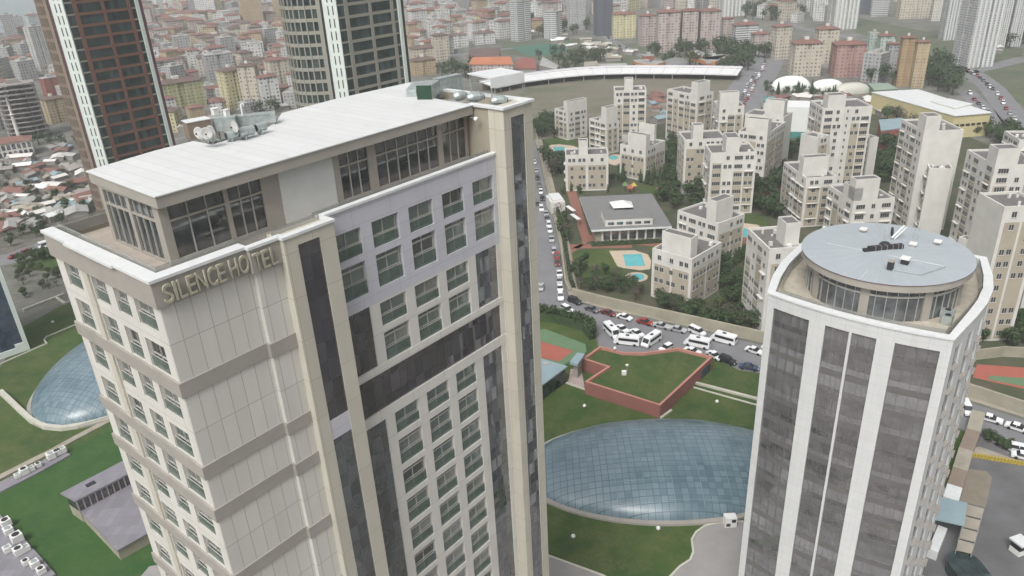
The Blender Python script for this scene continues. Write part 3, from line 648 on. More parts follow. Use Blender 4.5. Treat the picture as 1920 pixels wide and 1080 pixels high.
wedge('duct_box','large galvanised duct box with a dark green open end on the far roof','air duct',33.4,7.6,80.2,3.6,1.5,1.35,1.2,M['zinc'],.55,plain('dark_green_grille',(0.02,0.06,0.035),0.7,0.3,3))
wedge('duct_box','low green-grey duct lying behind the big duct box','air duct',33.6,10.0,80.2,3.2,1.0,.7,.9,M['zinc'],.6)
boxthing('air_handler','pale blue-grey plant box at the back of the far roof','air handler',37.0,10.2,79.4,3.2,.9,1.9,M['zinc'],-.1)
def bulb_duct(u,w_,z,label,rot,s=1):
    t=thing('duct_elbow',label,'ventilation duct',hp(u,w_,z),HA+rot,'bulging silver ducts behind the right column')
    mb=MB(); mb.tube((0,0,.55*s),(.55*s,0,.6*s),.30*s,M['zinc'],12,.62*s); mb.tube((.55*s,0,.6*s),(1.5*s,0,.6*s),.62*s,M['zinc'],12,.6*s); mb.tube((1.5*s,0,.6*s),(2.0*s,0,.55*s),.6*s,M['zinc'],12,.38*s); mb.build('duct',t)
    mb=MB(); mb.tube((2.0*s,0,.55*s),(2.1*s,0,.55*s),.34*s,M['dark'],12); mb.build('mouth',t)
    mb=MB(); mb.box(.4,.5,-.3,.3,0,.2,M['zinc']); mb.box(1.3*s,1.4*s,-.3,.3,0,.2,M['zinc']); mb.build('cradle',t)
bulb_duct(34.5,4.0,80.0,'left bulging silver duct behind the right cream column',-.5,.8)
bulb_duct(35.2,1.6,79.8,'right bulging silver duct next to the white canopy',-.55,.75)
bulb_duct(35.0,6.3,79.8,'rear silver duct in the middle of the far roof',-.2,.75)
mb=MB(); mb.box(0,4.0,0,4.0,0,.12,M['coping']); mb.box(0,4,-.02,.08,-.85,0,M['coping']); mb.box(.1,.2,.1,.2,-2.2,0,M['zinc']); mb.box(3.7,3.8,3.7,3.8,-2.2,0,M['zinc']); mb.box(3.8,3.9,.1,.2,-2.2,0,M['zinc']); mb.box(.1,.2,3.7,3.8,-2.2,0,M['zinc'])
o=hobj(mb,'roof_canopy','flat white canopy panel over the plant behind the right cream column','canopy',36.4,2.6,82.0,None,-.25)
mb=MB(); mb.tube((0,0,0),(0,-.5,.0),.05,M['zinc']); mb.tube((0,-.5,0),(0,-.75,-.15),.18,M['whitepl'],10,.22); hobj(mb,'floodlight','small floodlight on a bracket under the right end of the penthouse eave','floodlight',33.0,2.3,79.1)
# ================================================================== ROUND-ROOF TOWER (local x along front, y away)
TO=Vector((31.2,83.2,0)); TA=HA-math.pi/2
tower=thing('office_tower','white-ribbed dark glass tower with a round blue-grey roof disk','office tower',TO,TA)
def tp(a,b,z=0): return TO+Vector((math.cos(TA)*a-math.sin(TA)*b, math.sin(TA)*a+math.cos(TA)*b, z))
def front_b(a): return -1.25*(1-((a-10.2)/10.2)**2)*1.0+.1
TP=[]
for i in range(13):
    a=20.4*i/12; TP.append((a,front_b(a)))
right=[(20.4,.1),(20.75,3.5),(21.15,7.3),(21.4,11.4),(21.2,15.5),(20.4,19.6),(18.7,25.2)]
left=[(-2.0,25.2),(-2.4,17),(-2.2,10),(-1.4,5.2),(-.9,3.2)]
foot=TP+right[1:]+left
inner=[(x*.94+.6,y*.94+.7) for x,y in foot]
mb=MB(); mb.prism(inner,0,51.2,M['twhite'],M['terr'],False); mb.build('core_wall',tower)
mb=MB(); mb.prism(inner,51.2,51.9,M['terr']); mb.build('terrace_floor',tower)
def ringwall(mb,pts,th,z0,z1,mat,closed=True):
    c=Vector((10,12)); n=len(pts)
    P=[Vector(p) for p in pts]; I=[p+(c-p).normalized()*th for p in P]
    for i in range(n if closed else n-1):
        j=(i+1)%n
        mb.face([(*P[i],z0),(*P[j],z0),(*P[j],z1),(*P[i],z1)],mat,[(0,z0),((P[j]-P[i]).length,z0),((P[j]-P[i]).length,z1),(0,z1)])
        mb.face([(*I[j],z0),(*I[i],z0),(*I[i],z1),(*I[j],z1)],mat); mb.face([(*P[i],z1),(*P[j],z1),(*I[j],z1),(*I[i],z1)],mat); mb.face([(*I[i],z0),(*I[j],z0),(*P[j],z0),(*P[i],z0)],mat)
mb=MB(); ringwall(mb,foot,.9,51.3,52.9,M['twhite']); mb.build('parapet',tower)
mb=MB(); ringwall(mb,[(x*1.01-.1,y*1.01-.12) for x,y in foot],1.1,52.9,53.1,M['coping']); mb.build('coping',tower)
# front piers
def curved_box(mb,a0,a1,off0,off1,z0,z1,mat,top=None,fb=front_b,n=3):
    pts=[(a0+(a1-a0)*i/n,fb(a0+(a1-a0)*i/n)+off0) for i in range(n+1)]+[(a1-(a1-a0)*i/n,fb(a1-(a1-a0)*i/n)+off1) for i in range(n+1)]
    mb.prism(pts,z0,z1,mat,top,True)
for a0,a1 in ((0,.95),(5.55,7.48),(10.2,10.5),(13.15,15.03),(19.4,20.4)):
    mb=MB(); curved_box(mb,a0,a1,0,.8,0,51.3,M['twhite']); mb.build('pier',tower)
for a0,a1 in ((.95,5.55),(7.48,10.2),(10.5,13.15),(15.03,19.4)):
    mb=MB(); curved_box(mb,a0,a1,.28,.7,0,51.3,M['gtower'],n=4); g=mb.build('glazing',tower)
    for k in range(15):
        z=48.1-3.2*k
        mb=MB(); curved_box(mb,a0,a1,.25,.6,z-.1,z+.75,M['spand'],n=4); mb.build('spandrel',g)
# right face: white piers, grey glass, small hoods
def seg_on(path,s):
    L=0
    for i in range(len(path)-1):
        p,q=Vector(path[i]),Vector(path[i+1]); l=(q-p).length
        if L+l>=s: return p+(q-p)*(s-L)/l,(q-p).normalized()
        L+=l
    return Vector(path[-1]),(Vector(path[-1])-Vector(path[-2])).normalized()
def side_box(mb,s0,s1,o0,o1,z0,z1,mat):
    p,d=seg_on(right,s0); q,_=seg_on(right,s1); n=Vector((d.y,-d.x))
    mb.prism([p+n*o0,q+n*o0,q-n*o1,p-n*o1],z0,z1,mat)
for s0,s1 in ((0,1.5),(3.6,5.6),(7.6,9.6),(11.6,13.6),(15.6,17.6),(19.6,21.6)):
    mb=MB(); side_box(mb,s0,s1,.0,.6,0,51.3,M['twhite']); mb.build('pier',tower)
for s0,s1 in ((1.5,3.6),(5.6,7.6),(9.6,11.6),(13.6,15.6),(17.6,19.6),(21.6,25.0)):
    mb=MB(); side_box(mb,s0,s1,-.2,.6,0,51.3,M['gtower']); g=mb.build('glazing',tower)
    for k in range(15):
        z=48.4-3.2*k
        mb=MB(); side_box(mb,s0+.15,s1-.15,.28,.3,z,z+.14,M['greyband']); mb.build('hood',g)
# lantern and disk roof
CX,CY=9.9,10.9
mb=MB(); n=72
def circ(r,k=0.0): return [(CX+r*math.cos(2*math.pi*(i+k)/n),CY+r*1.03*math.sin(2*math.pi*(i+k)/n)) for i in range(n)]
mb.prism(circ(8.55),51.9,56.0,M['glant'],None,False); mb.build('lantern_glazing',tower)
mb=MB()
for i in range(48):
    a=2*math.pi*(i+.5)/48; wide=(i%6==0)
    c=Vector((CX+8.62*math.cos(a),CY+8.62*1.03*math.sin(a))); ax=Vector((-math.sin(a),math.cos(a)))
    mb.obox(c,ax,1.0 if wide else .07,.3 if wide else .12,51.9,56.0,M['eave'] if wide else M['frame'])
mb.build('mullion',tower)
mb=MB(); mb.prism(circ(8.75),54.9,55.1,M['frame']); mb.build('transom',tower)
mb=MB(); mb.prism(circ(9.55),56.0,56.9,M['eave'],M['eave']); mb.build('eave',tower)
mb=MB(); c0=circ(9.65)
for i in range(n):
    j=(i+1)%n; m_=lambda p:Vector((*p,56.95))
    L=2*math.pi*9.65*i/n; L2=2*math.pi*9.65*(i+1)/n
    mb.face([m_(c0[i]),m_(c0[j]),Vector((CX,CY,57.35))],M['disk'],[(L,0),(L2,0),((L+L2)/2,9.6)])
    mb.face([Vector((*c0[i],56.88)),Vector((*c0[j],56.88)),m_(c0[j]),m_(c0[i])],M['maroon'])
mb.build('disk_roof',tower)
mb=MB(); mb.box(CX-.02,CX+.02,CY-9.5,CY-6,57.0,57.06,M['coping']); mb.tube((3.5,9,57.25),(16.8,9.2,57.25),.03,M['coping']); mb.tube((16.8,9.2,57.25),(15.2,5.6,57.2),.04,M['zinc']); mb.tube((15.2,5.6,57.2),(12.3,5.2,57.2),.04,M['zinc']); mb.build('cable',tower)
mb=MB(); ringwall(mb,[(x*.90+1,y*.90+1.2) for x,y in foot],.05,51.9,53.35,M['crail'],False); mb.build('glass_railing',tower)
def tpx(x,y,z=57.2): return at(x,y,z)
def tobj(mb,name,label,cat,P,rot=0,group=None):
    o=mb.build(name); o.location=P; o.rotation_euler=(0,0,TA+rot); return tag(o,label,cat,group)
c5=lambda x,y:(1560+x/5.4,400+y/5.4)
# fan machine
t=thing('cooling_unit','long black cooling unit lying across the middle of the disk roof','cooling unit',tpx(*c5(365,385)),TA+.78)
mb=MB(); mb.box(0,4.3,-.3,.3,.0,.62,M['dark']); [mb.box(i*.72,i*.72+.05,-.34,.34,0,.66,M['greyband']) for i in range(1,6)]; mb.build('casing',t)
mb=MB(); mb.box(-.6,0,-.25,.25,.05,.4,M['dark']); mb.build('fan_box',t)
t=thing('dome_vent','black domed vent with a pleated hood on the disk roof','dome vent',tpx(*c5(530,350)),TA)
mb=MB()
for k in range(5):
    r0=.72*math.cos(k*math.pi/10); r1=.72*math.cos((k+1)*math.pi/10); mb.tube((0,0,.25+.6*math.sin(k*math.pi/10)),(0,0,.25+.6*math.sin((k+1)*math.pi/10)),max(r0,.02),M['dark'],14,max(r1,.02),cap=False)
mb.build('hood',t); mb=MB(); mb.tube((0,0,-.1),(0,0,.28),.5,M['dark'],14); mb.build('neck',t)
mb=MB(); mb.box(0,.6,-.35,.35,0,.95,M['dark']); mb.box(-.04,.64,-.39,.39,.95,1.02,M['greyband']); tobj(mb,'control_box','upright black box standing in front of the cooling unit','control box',tpx(*c5(560,555)))
mb=MB(); mb.box(0,.8,-.4,.4,0,.6,M['dark']); mb.box(-.1,.9,-.5,.5,.6,.78,M['whitepl']); tobj(mb,'vent_box','white-lidded dark box at the right end of the cooling unit','roof vent',tpx(*c5(700,500)))
for (x,y),lb in (((290,175),'left white roof hatch near the back edge of the disk'),((790,325),'white roof hatch with two antenna rods behind the cooling unit'),((1040,300),'right white roof hatch near the edge of the disk')):
    t=thing('roof_hatch',lb,'roof hatch',tpx(*c5(x,y)),TA,'white hatches on the disk roof')
    mb=MB(); mb.box(0,.65,-.3,.3,0,.22,M['greyband']); mb.build('curb',t); mb=MB(); mb.box(-.08,.75,-.38,.38,.22,.42,M['whitepl']); mb.build('lid',t)
def mast(P,h,label):
    mb=MB(); mb.tube((0,0,-.1),(0,0,h),.04,M['zinc'],6,.02)
    for k in range(3): mb.tube((-.25+.05*k,0,h*(.6+.13*k)),(.25-.05*k,0,h*(.6+.13*k)),.015,M['zinc'],5)
    tobj(mb,'antenna_mast',label,'antenna',P,0,'antenna masts on the disk roof')
mast(tpx(*c5(705,380)),2.3,'thin antenna mast beside the cooling unit'); mast(tpx(*c5(525,265)),1.4,'short antenna mast left of the green ladder'); mast(tpx(*c5(825,260)),2.6,'left of two tall antenna rods behind the white hatch'); mast(tpx(*c5(868,262)),2.9,'right of two tall antenna rods behind the white hatch')
t=thing('window_crane','pale green window-cleaning crane arm at the back of the disk','maintenance crane',tpx(*c5(600,265)),TA)
mb=MB(); mb.tube((0,0,.2),(.9,1.5,1.6),.12,M['palegreen'],6); mb.tube((.3,0,.1),(1.2,1.5,1.4),.08,M['palegreen'],6); mb.build('arm',t)
mb=MB(); mb.tube((-.3,.9,.7),(-.2,.95,.7),.6,M['dark'],14); mb.build('cable_drum',t)
for (a,b,L),lb in (((19.4,8.2,1.4),'grey condenser unit in the corner of the round tower terrace'),((19.9,6.8,1.0),'pale cabinet beside the condenser on the round tower terrace')):
    mb=MB(); mb.box(0,L,0,.8,0,1.1,M['zinc']); mb.tube((L/2,.4,1.1),(L/2,.4,1.16),.32,M['dark'],12); o=mb.build('condenser_unit'); o.location=tp(a-1.8,b-1.5,51.9); o.rotation_euler=(0,0,TA); tag(o,lb,'condenser')
# ================================================================== TWIN CURVED TOWERS BEHIND THE HOTEL
def sky_tower(label,kx,ky,D,L,frame,left,spread,h,gl,trim,slot=True,df=1.0):
    d=ray(kx,ky); d=Vector((d.x,d.y)).normalized()*D
    t=thing('residential_tower',label,'tower block',(d.x,d.y,0),HA)
    arc=[(-.0,0),(-3.2,4.0),(-3.2-3.1*spread,4+3.4*df),(-3.2-5.1*spread,4+7*df),(-3.2-5.8*spread,4+10.5*df),(-3.2-4.5*spread,4+15*df),(-3.0,4+20*df)]
    foot=[(0,.9),(L,.9),(L,4+20*df)]+[(x+.7,y+.7) for x,y in arc[::-1][:-1]]
    mb=MB(); mb.prism(foot,0,h,M['greyframe'],M['roofpale'],False); mb.build('core_wall',t)
    nf=int(h/3.5); fz=lambda k:h-3.5*k
    # right face
    def bay(name,a,b,y0,mat,z0=0,z1=h,parent=t):
        mb=MB(); mb.box(a*L,b*L,y0,1.0,z0,z1,mat,None,False); return mb.build(name,parent)
    g=bay('glazing',0,.93,.35,gl)
    bay('pier',.11,.16,0,frame); bay('pier',.465,.505,.0,frame); bay('pier',.80,.845,.0,frame)
    for k in range(nf):
        z=fz(k)
        for a,b in ((.16,.465),(.505,.80)):
            mb=MB(); mb.box(a*L,b*L,.08,.5,z-.85,z,frame); mb.build('floor_band',t)
    for k in range(nf):
        z=fz(k)
        for a,b in ((0,.11),(.845,.91)):
            mb=MB(); mb.box(a*L,b*L,.18,.5,z-.6,z-.1,M['greyframe']); mb.build('end_band',t)
    bay('white_fin',.91,.955,-.25,M['palegreen']); bay('dark_trim',.955,1,-.1,trim)
    if not slot: pass
    # white strip on the corner
    p=Vector(arc[0]); q=Vector(arc[1]); ax=(q-p).normalized(); n=Vector((-ax.y,ax.x)); LL=(q-p).length
    mb=MB(); a=p; b=p+ax*LL*.80; mb.prism([a,b,b-n*.8,a-n*.8],0,h,M['palegreen'],None,False); mb.build('white_strip',t)
    mb=MB(); a=p+ax*LL*.80; b=q; mb.prism([a+n*.1,b+n*.1,b-n*.8,a-n*.8],0,h,trim,None,False); mb.build('dark_trim',t)
    for k in range(nf):
        z=fz(k)
        for f in ((.24,.50) if slot else (.5,)):
            mb=MB(); c=p+ax*LL*f+n*.03; mb.obox(c,ax,.32,.08,z-2.9,z-.4,M['gdark']); mb.build('slot_window',t)
    # curved left face: glass with frame bands
    A_=[Vector(v) for v in arc[1:]]
    mb=MB()
    for i in range(len(A_)-1):
        p,q=A_[i],A_[i+1]; ax=(q-p).normalized(); n=Vector((-ax.y,ax.x)); nn=n
        mb.face([(*q,0),(*p,0),(*p,h),(*q,h)],gl,[(0,0),((q-p).length,0),((q-p).length,h),(0,h)])
    mb.build('curved_glazing',t)
    for k in range(nf):
        z=fz(k); mb=MB()
        for i in range(len(A_)-1):
            p,q=A_[i],A_[i+1]; ax=(q-p).normalized(); n=Vector((-ax.y,ax.x))
            mb.prism([p+n*.3,q+n*.3,q-n*.1,p-n*.1],z-1.0,z,left)
        mb.build('curved_band',t)
    mb=MB()
    for i in range(len(A_)-1):
        p,q=A_[i],A_[i+1]; ax=(q-p).normalized(); n=Vector((-ax.y,ax.x))
        for f in (0.05,.55):
            c=p+(q-p)*f; mb.obox(c+n*.12,ax,1.2 if (i==0 and f<.1) else .35,.5,0,h,left)
    mb.build('curved_pier',t)
    return t
sky_tower('slender tower with red-brown frame and white corner strip at the upper left',158,150,285,24.5,M['redbrown'],M['brownclad'],.12,140,M['ggreen'],M['maroon'],True,.42)
sky_tower('slender tower with grey-beige frame and white slotted corner strip behind the hotel roof',643,100,240,26,M['greyframe'],M['greyframe'],.85,140,M['ggreen'],M['dark'],True,.9)
# blue glass tower at the left edge
P0=at(57,655); P1=at(-80,702); ax=(P1-P0).normalized(); back=Vector((-ax.y,ax.x,0)); back=back if back.dot(P0)>0 else -back
t=thing('glass_office_tower','dark blue glass tower with a pale frame cut off by the left edge','office tower',P0)
def lp(s,dp): v=ax*s+back*dp; return (v.x,v.y)
mb=MB(); mb.prism([lp(.4,.3),lp(22,.3),lp(22,16),lp(8,16)],0,70,M['gblue'],M['roofpale'],False); mb.build('glazing',t)
mb=MB(); mb.prism([lp(0,0),lp(1.0,0),lp(1.0,.5),lp(0,.5)],0,70.5,M['palegreen'],None,False); mb.build('corner_frame',t)
mb=MB(); mb.prism([lp(1.0,0),lp(23,0),lp(23,.5),lp(1.0,.5)],0,1.6,M['palegreen']); mb.build('plinth',t)
mb=MB(); mb.prism([lp(1.0,-.02),lp(3,-.02),lp(3,.5),lp(1.0,.5)],1.6,2.6,M['palegreen']); mb.build('plinth_step',t)
# ================================================================== LAWN: domes, walls, plant
def glass_dome(label,cx,cy,a,b,th,h,group):
    t=thing('glass_dome',label,'glass dome',(cx,cy,0),th,group)
    mb=MB(); NU,NV=48,12
    def P(i,j):
        ph=2*math.pi*i/NU; r=math.cos(j/NV*math.pi/2); z=math.sin(j/NV*math.pi/2)
        return Vector((a*r*math.cos(ph),b*r*math.sin(ph),.25+h*z))
    for i in range(NU):
        for j in range(NV):
            q=[P(i,j),P(i+1,j),P(i+1,j+1),P(i,j+1)]
            mb.face(q if j<NV-1 else q[:3],M['dome'],[(v.x/1.25,v.y/1.25) for v in (q if j<NV-1 else q[:3])])
    o=mb.build('shell',t,smooth=True)
    mb=MB(); n=48
    for i in range(n):
        a0,a1=2*math.pi*i/n,2*math.pi*(i+1)/n
        E=lambda k,an,z:(k*0+(a+k)*math.cos(an),(b+k)*math.sin(an),z)
        mb.face([E(.9,a0,0),E(.9,a1,0),E(.9,a1,.45),E(.9,a0,.45)],M['greyband']); mb.face([E(.9,a0,.45),E(.9,a1,.45),E(-.1,a1,.45),E(-.1,a0,.45)],M['greyband'])
    mb.build('ring_beam',t)
    # ribs along and across every 5 m
    def zat(x,y):
        q=1-(x/a)**2-(y/b)**2; return .25+h*math.sqrt(q) if q>0 else None
    k=-int(a/5)*5
    while k<a:
        pts=[]; m=b*math.sqrt(max(0,1-(k/a)**2))*.995
        for s in range(25): y=-m+2*m*s/24; z=zat(k,y); pts.append(Vector((k,y,(z or .25)+.05)))
        r=MB()
        for p,q in zip(pts,pts[1:]): r.tube(p,q,.03,M['rib'],4,cap=False)
        r.build('rib',t); k+=5
    k=-int(b/4)*4
    while k<b:
        pts=[]; m=a*math.sqrt(max(0,1-(k/b)**2))*.995
        for s in range(41): x=-m+2*m*s/40; z=zat(x,k); pts.append(Vector((x,k,(z or .25)+.05)))
        r=MB()
        for p,q in zip(pts,pts[1:]): r.tube(p,q,.03,M['rib'],4,cap=False)
        r.build('rib',t); k+=4
    return t
glass_dome('large blue glass dome on the lawn between the hotel and the round-roof tower',27.1,116.2,26.6,14.5,-.04,4.8,None)
glass_dome('blue-grey glass dome on the lawn left of the hotel',-95,169,29,18.5,1.28,7.7,None)
def wall_thing(name,label,line,wd,h,mat,cat='wall',cap=None,z=0,group=None):
    P=[Vector(p) for p in line]; o=P[0].copy(); t=thing(name,label,cat,(o.x,o.y,z),0,group)
    def rib(m,w_,z0,z1,nm):
        mb=MB(); L=[];Rr=[]
        for i,p in enumerate(P):
            d=((P[i+1]-p) if i<len(P)-1 else (p-P[i-1])).normalized()
            if 0<i<len(P)-1:
                d1=(P[i+1]-p).normalized(); d0=(p-P[i-1]).normalized(); d=(d1+d0).normalized(); k=1/max(.35,d.dot(d1))
            else: k=1
            n=Vector((-d.y,d.x,0)); L.append(p+n*w_/2*k-o); Rr.append(p-n*w_/2*k-o)
        for i in range(len(P)-1):
            a,b,c,e=Rr[i],Rr[i+1],L[i+1],L[i]
            f=lambda v,zz:(v.x,v.y,zz)
            mb.face([f(a,z0),f(b,z0),f(b,z1),f(a,z1)],m); mb.face([f(c,z0),f(e,z0),f(e,z1),f(c,z1)],m); mb.face([f(a,z1),f(b,z1),f(c,z1),f(e,z1)],m)
        for q in ((L[0],Rr[0]),(Rr[-1],L[-1])): mb.face([(q[0].x,q[0].y,z0),(q[1].x,q[1].y,z0),(q[1].x,q[1].y,z1),(q[0].x,q[0].y,z1)],m)
        mb.build(nm,t)
    rib(mat,wd,0,h,'wall_body')
    if cap: rib(cap,wd*1.25,h,h+.1,'cap')
    return t
K=M['kerb']
wall_thing('garden_wall','pale low wall running up to the zigzag at the top of the left lawn',pxs([(44,584),(121,554)]),.7,.8,K,'low wall')
wall_thing('garden_wall','short zigzag white wall at the top of the left lawn beside the hotel',pxs([(106,560),(123,571),(150,560)]),.6,.7,K,'low wall')
wall_thing('garden_wall','thin stepped kerb crossing the left lawn below the blue tower',pxs([(-10,688),(88,645),(83,638),(88,632),(165,600)]),.35,.3,K,'low wall')
wall_thing('garden_wall','wide curving pale wall wrapping the left glass dome',pxs([(2,737),(15,749),(39,772),(60,791),(86,803),(117,806),(145,802),(205,784)]),1.1,.9,K,'low wall')
wall_thing('garden_wall','pale kerb line bordering the terracotta roof garden on the lawn side',pxs([(1062,719),(1096,731),(1240,784),(1259,770)]),.45,.35,K,'low wall')
wall_thing('garden_wall','upper of two parallel pale kerbs right of the terracotta roof garden',pxs([(1298,718),(1425,751)]),.6,.5,K,'low wall')
wall_thing('garden_wall','lower of two parallel pale kerbs right of the terracotta roof garden',pxs([(1300,727),(1425,762)]),.35,.25,K,'low wall')
wall_thing('rail_track','grey window-crane rail track crossing the left lawn',pxs([(-40,916),(100,845),(140,823),(240,770)]),1.6,.25,M['sidewalk'],'rail track')
wall_thing('plant_deck','narrow grey plant deck beside the rail track on the left lawn',pxs([(-30,931),(60,886),(125,850)]),3.4,.35,M['metalroof'],'plant deck',z=.01)
wall_thing('plant_deck','wide grey plant deck in the bottom left corner of the lawn',pxs([(-32,985),(20,1040),(70,1100)]),6,.4,M['metalroof'],'plant deck')
def ac(px,py,s,label,kind=0,z=.4):
    s*=.78; t=thing('condenser_unit',label,'condenser',at(px,py,z)-Vector((0,0,0)),HA+math.pi/2,'condenser units on the lawn plant decks')
    mb=MB(); mb.box(-s/2,s/2,-s/2,s/2,.1,s*.9,M['whitepl']); mb.build('casing',t)
    mb=MB(); mb.tube((0,0,s*.9),(0,0,s*.9+.08),s*.36,M['dark'] if kind else M['zinc'],12); mb.build('fan',t)
    mb=MB(); mb.box(-s/2,s/2,-s/2-.03,-s/2,.25,s*.75,M['dark']); mb.box(-s*.4,-s*.3,-.3,.3,0,.1,M['zinc']); mb.box(s*.3,s*.4,-.3,.3,0,.1,M['zinc']); mb.build('grille',t)
nm=['first','second','third','fourth','fifth','sixth','seventh','eighth','ninth']
for i,(x,y,s) in enumerate([(118,848,1.7),(108,853,1.7),(97,859,1.9),(73,875,1.3),(60,882,1.4),(47,888,1.9),(34,895,1.3)]): ac(x,y,s,'%s white condenser from the right end of the narrow deck by the rail track'%nm[i],i%2)
for i,(x,y,s) in enumerate([(13,985,2.0),(18,1000,1.8),(34,1014,2.2),(16,1034,1.6),(37,1038,1.9),(50,1032,1.5),(50,1058,1.4),(67,1062,1.7),(79,1074,1.6)]): ac(x,y,s,'%s condenser from the top on the wide deck in the bottom left corner'%nm[i],(i+1)%2)
# grey hall with clerestory, half hidden by the hotel
def px_poly(l,z,o): return [(at(x,y,z)-o) for x,y in l]
o=at(150,960); o=Vector((o.x,o.y,0)); t=thing('skylight_hall','grey metal-roofed hall with a raised clerestory sunk in the left lawn','hall building',o)
mb=MB(); lo=px_poly([(148,955),(262,900),(300,985),(220,1031)],2.4,o); mb.prism(lo,0,2.3,M['retain'],M['metalroof']); mb.build('lower_wall',t)
mb=MB(); mb.prism([v*1.0 for v in px_poly([(146,954),(264,898),(302,986),(219,1033)],2.5,o)],2.3,2.55,M['metalroof']); mb.build('lower_roof',t)
up=px_poly([(113,925),(262,848),(276,870),(141,940)],5.2,o)
mb=MB(); mb.prism(up,4.9,5.25,M['metalroof']); mb.build('upper_roof',t)
g=px_poly([(122,926),(258,858),(272,872),(143,940)],4.9,o); mb=MB(); mb.prism(g,0,2.4,M['retain'],None,False); mb.build('upper_wall',t); mb=MB(); mb.prism(g,2.4,4.9,M['gstrip'],None,False); mb.build('clerestory',t)
mb=MB(); a,b=g[3],g[2]
for i in range(13): c=a+(b-a)*i/12; mb.obox((c.x,c.y),(b-a),.22,.25,2.4,4.9,M['greyband'])
mb.build('clerestory_post',t)
mb=MB(); c=at(170,908,5.25)-o; mb.obox((c.x,c.y),(b-a),1.6,1.0,5.25,5.4,M['dark']); mb.build('roof_hatch',t)
# terracotta roof garden
o=at(1238,760,3.3); o=Vector((o.x,o.y,0)); t=thing('roof_garden_building','low terracotta-red building with a grass roof inside its parapet','low building',o)
outl=[(1091.5,672),(1125,648),(1168,659),(1205,660),(1241,655.5),(1271,651),(1337,668),(1238,760),(1096,715),(1138,687)]
ol=px_poly(outl,3.3,o)
cen=sum(ol,Vector())/len(ol)
mb=MB(); mb.prism([(v.x,v.y) for v in ol],0,2.6,M['redwall'],M['lawn']); mb.build('wall',t)
mb=MB()
P=[Vector((v.x,v.y)) for v in ol]; n=len(P)
ar=sum(P[i].x*P[(i+1)%n].y-P[(i+1)%n].x*P[i].y for i in range(n))
if ar<0: P=P[::-1]
I=[]
for i in range(n):
    d1=(P[(i+1)%n]-P[i]).normalized(); d0=(P[i]-P[i-1]).normalized(); n1=Vector((-d1.y,d1.x)); n0=Vector((-d0.y,d0.x)); bi=(n1+n0).normalized(); I.append(P[i]+bi*.55/max(.4,bi.dot(n1)))
for i in range(n):
    j=(i+1)%n
    mb.face([(*P[i],2.6),(*P[j],2.6),(*P[j],3.25),(*P[i],3.25)],M['redwall']); mb.face([(*I[j],2.6),(*I[i],2.6),(*I[i],3.25),(*I[j],3.25)],M['redcap']); mb.face([(*P[i],3.25),(*P[j],3.25),(*I[j],3.25),(*I[i],3.25)],M['redcap'])
mb.build('parapet',t)
a=Vector(at(1091,676,2)-o); 
q1=at(1337,668,3.3)-o; q0=at(1238,760,3.3)-o; dv=(q1-q0); nn=Vector((dv.y,-dv.x,0)).normalized()
mb=MB(); c=q0+dv*.86+nn*.03; mb.obox((c.x,c.y),dv,4.2,.10,0,2.2,M['gblue']); mb.build('glazed_entrance',t)
t2=thing('antenna_box','white equipment box with a small mast on the grass roof','equipment box',at(1170,702,2.6))
mb=MB(); mb.box(-.5,.5,-.4,.4,0,.9,M['whitepl']); mb.tube((.7,.2,0),(.7,.2,2.6),.06,M['zinc'],6); mb.tube((.4,.2,2.2),(1.0,.2,2.4),.25,M['whitepl'],8); mb.build('cabinet',t2)
for (x,y,z),lb in {(1153,657,3.3):'white globe lamp on the curved back parapet of the red roof garden',(1096,765,0):'white globe lamp on the lawn below the red roof garden corner',(1344,757,0):'white globe lamp on the lawn between the red roof garden and the round-roof tower',(1075,1010,0):'white globe lamp on the lawn below the left end of the big dome',(1234,995,0):'white globe lamp on the lawn just below the middle of the big dome',(100,607,0):'white globe lamp on the upper left lawn'}.items():
    t=thing('globe_lamp',lb,'garden lamp',at(x,y,z)); mb=MB()
    for k in range(6):
        a0,a1=-math.pi/2+math.pi*k/6,-math.pi/2+math.pi*(k+1)/6; mb.tube((0,0,.6+.38*math.sin(a0)),(0,0,.6+.38*math.sin(a1)),max(.38*math.cos(a0),.01),M['whitepl'],12,max(.38*math.cos(a1),.01),cap=False)
    mb.build('globe',t); mb=MB(); mb.tube((0,0,0),(0,0,.3),.07,M['greyband'],6); mb.build('post',t)
t=thing('ventilation_cabinet','white ventilation cabinet at the edge of the paving by the round-roof tower','cabinet',at(1368,984)); mb=MB(); mb.box(-1,1,-.7,.7,0,2.0,M['whitepl']); mb.box(-.8,-.1,-.74,-.7,.3,.9,M['dark']); mb.box(.1,.8,-.74,-.7,1.1,1.7,M['dark']); mb.build('casing',t)
# low pavilion beside the tennis court
o=at(1040,700); o=Vector((o.x,o.y,0)); t=thing('pavilion','low glazed pavilion with a pale blue-grey roof beside the tennis court','pavilion',o)
rf=px_poly([(985,655),(1014,672),(1064,687),(1014,724),(960,760),(940,700)],4.2,o); mb=MB(); mb.prism(rf,3.9,4.25,M['bluesheet']); mb.build('roof',t)
c=sum(rf,Vector())/len(rf); mb=MB(); mb.prism([c+(v-c)*.93 for v in rf],0,3.9,M['ggreen']); mb.build('glazing',t)
mb=MB(); v=at(1024,682,4.25)-o; mb.obox((v.x,v.y),(1,.2),1.6,1,4.25,4.5,M['roofpale']); mb.build('roof_hatch',t)
o=at(1082,705); o=Vector((o.x,o.y,0)); t=thing('entrance_canopy','small blue-grey canopy on posts left of the red roof garden','canopy',o)
rf=px_poly([(1068,678),(1082,661),(1097,663),(1083,683)],4.6,o); mb=MB(); mb.prism(rf,3.9,4.6,M['bluesheet']); mb.build('roof',t); c=sum(rf,Vector())/4
mb=MB(); mb.prism([c+(v-c)*.5 for v in rf],0,3.9,M['greyband']); mb.build('post',t)
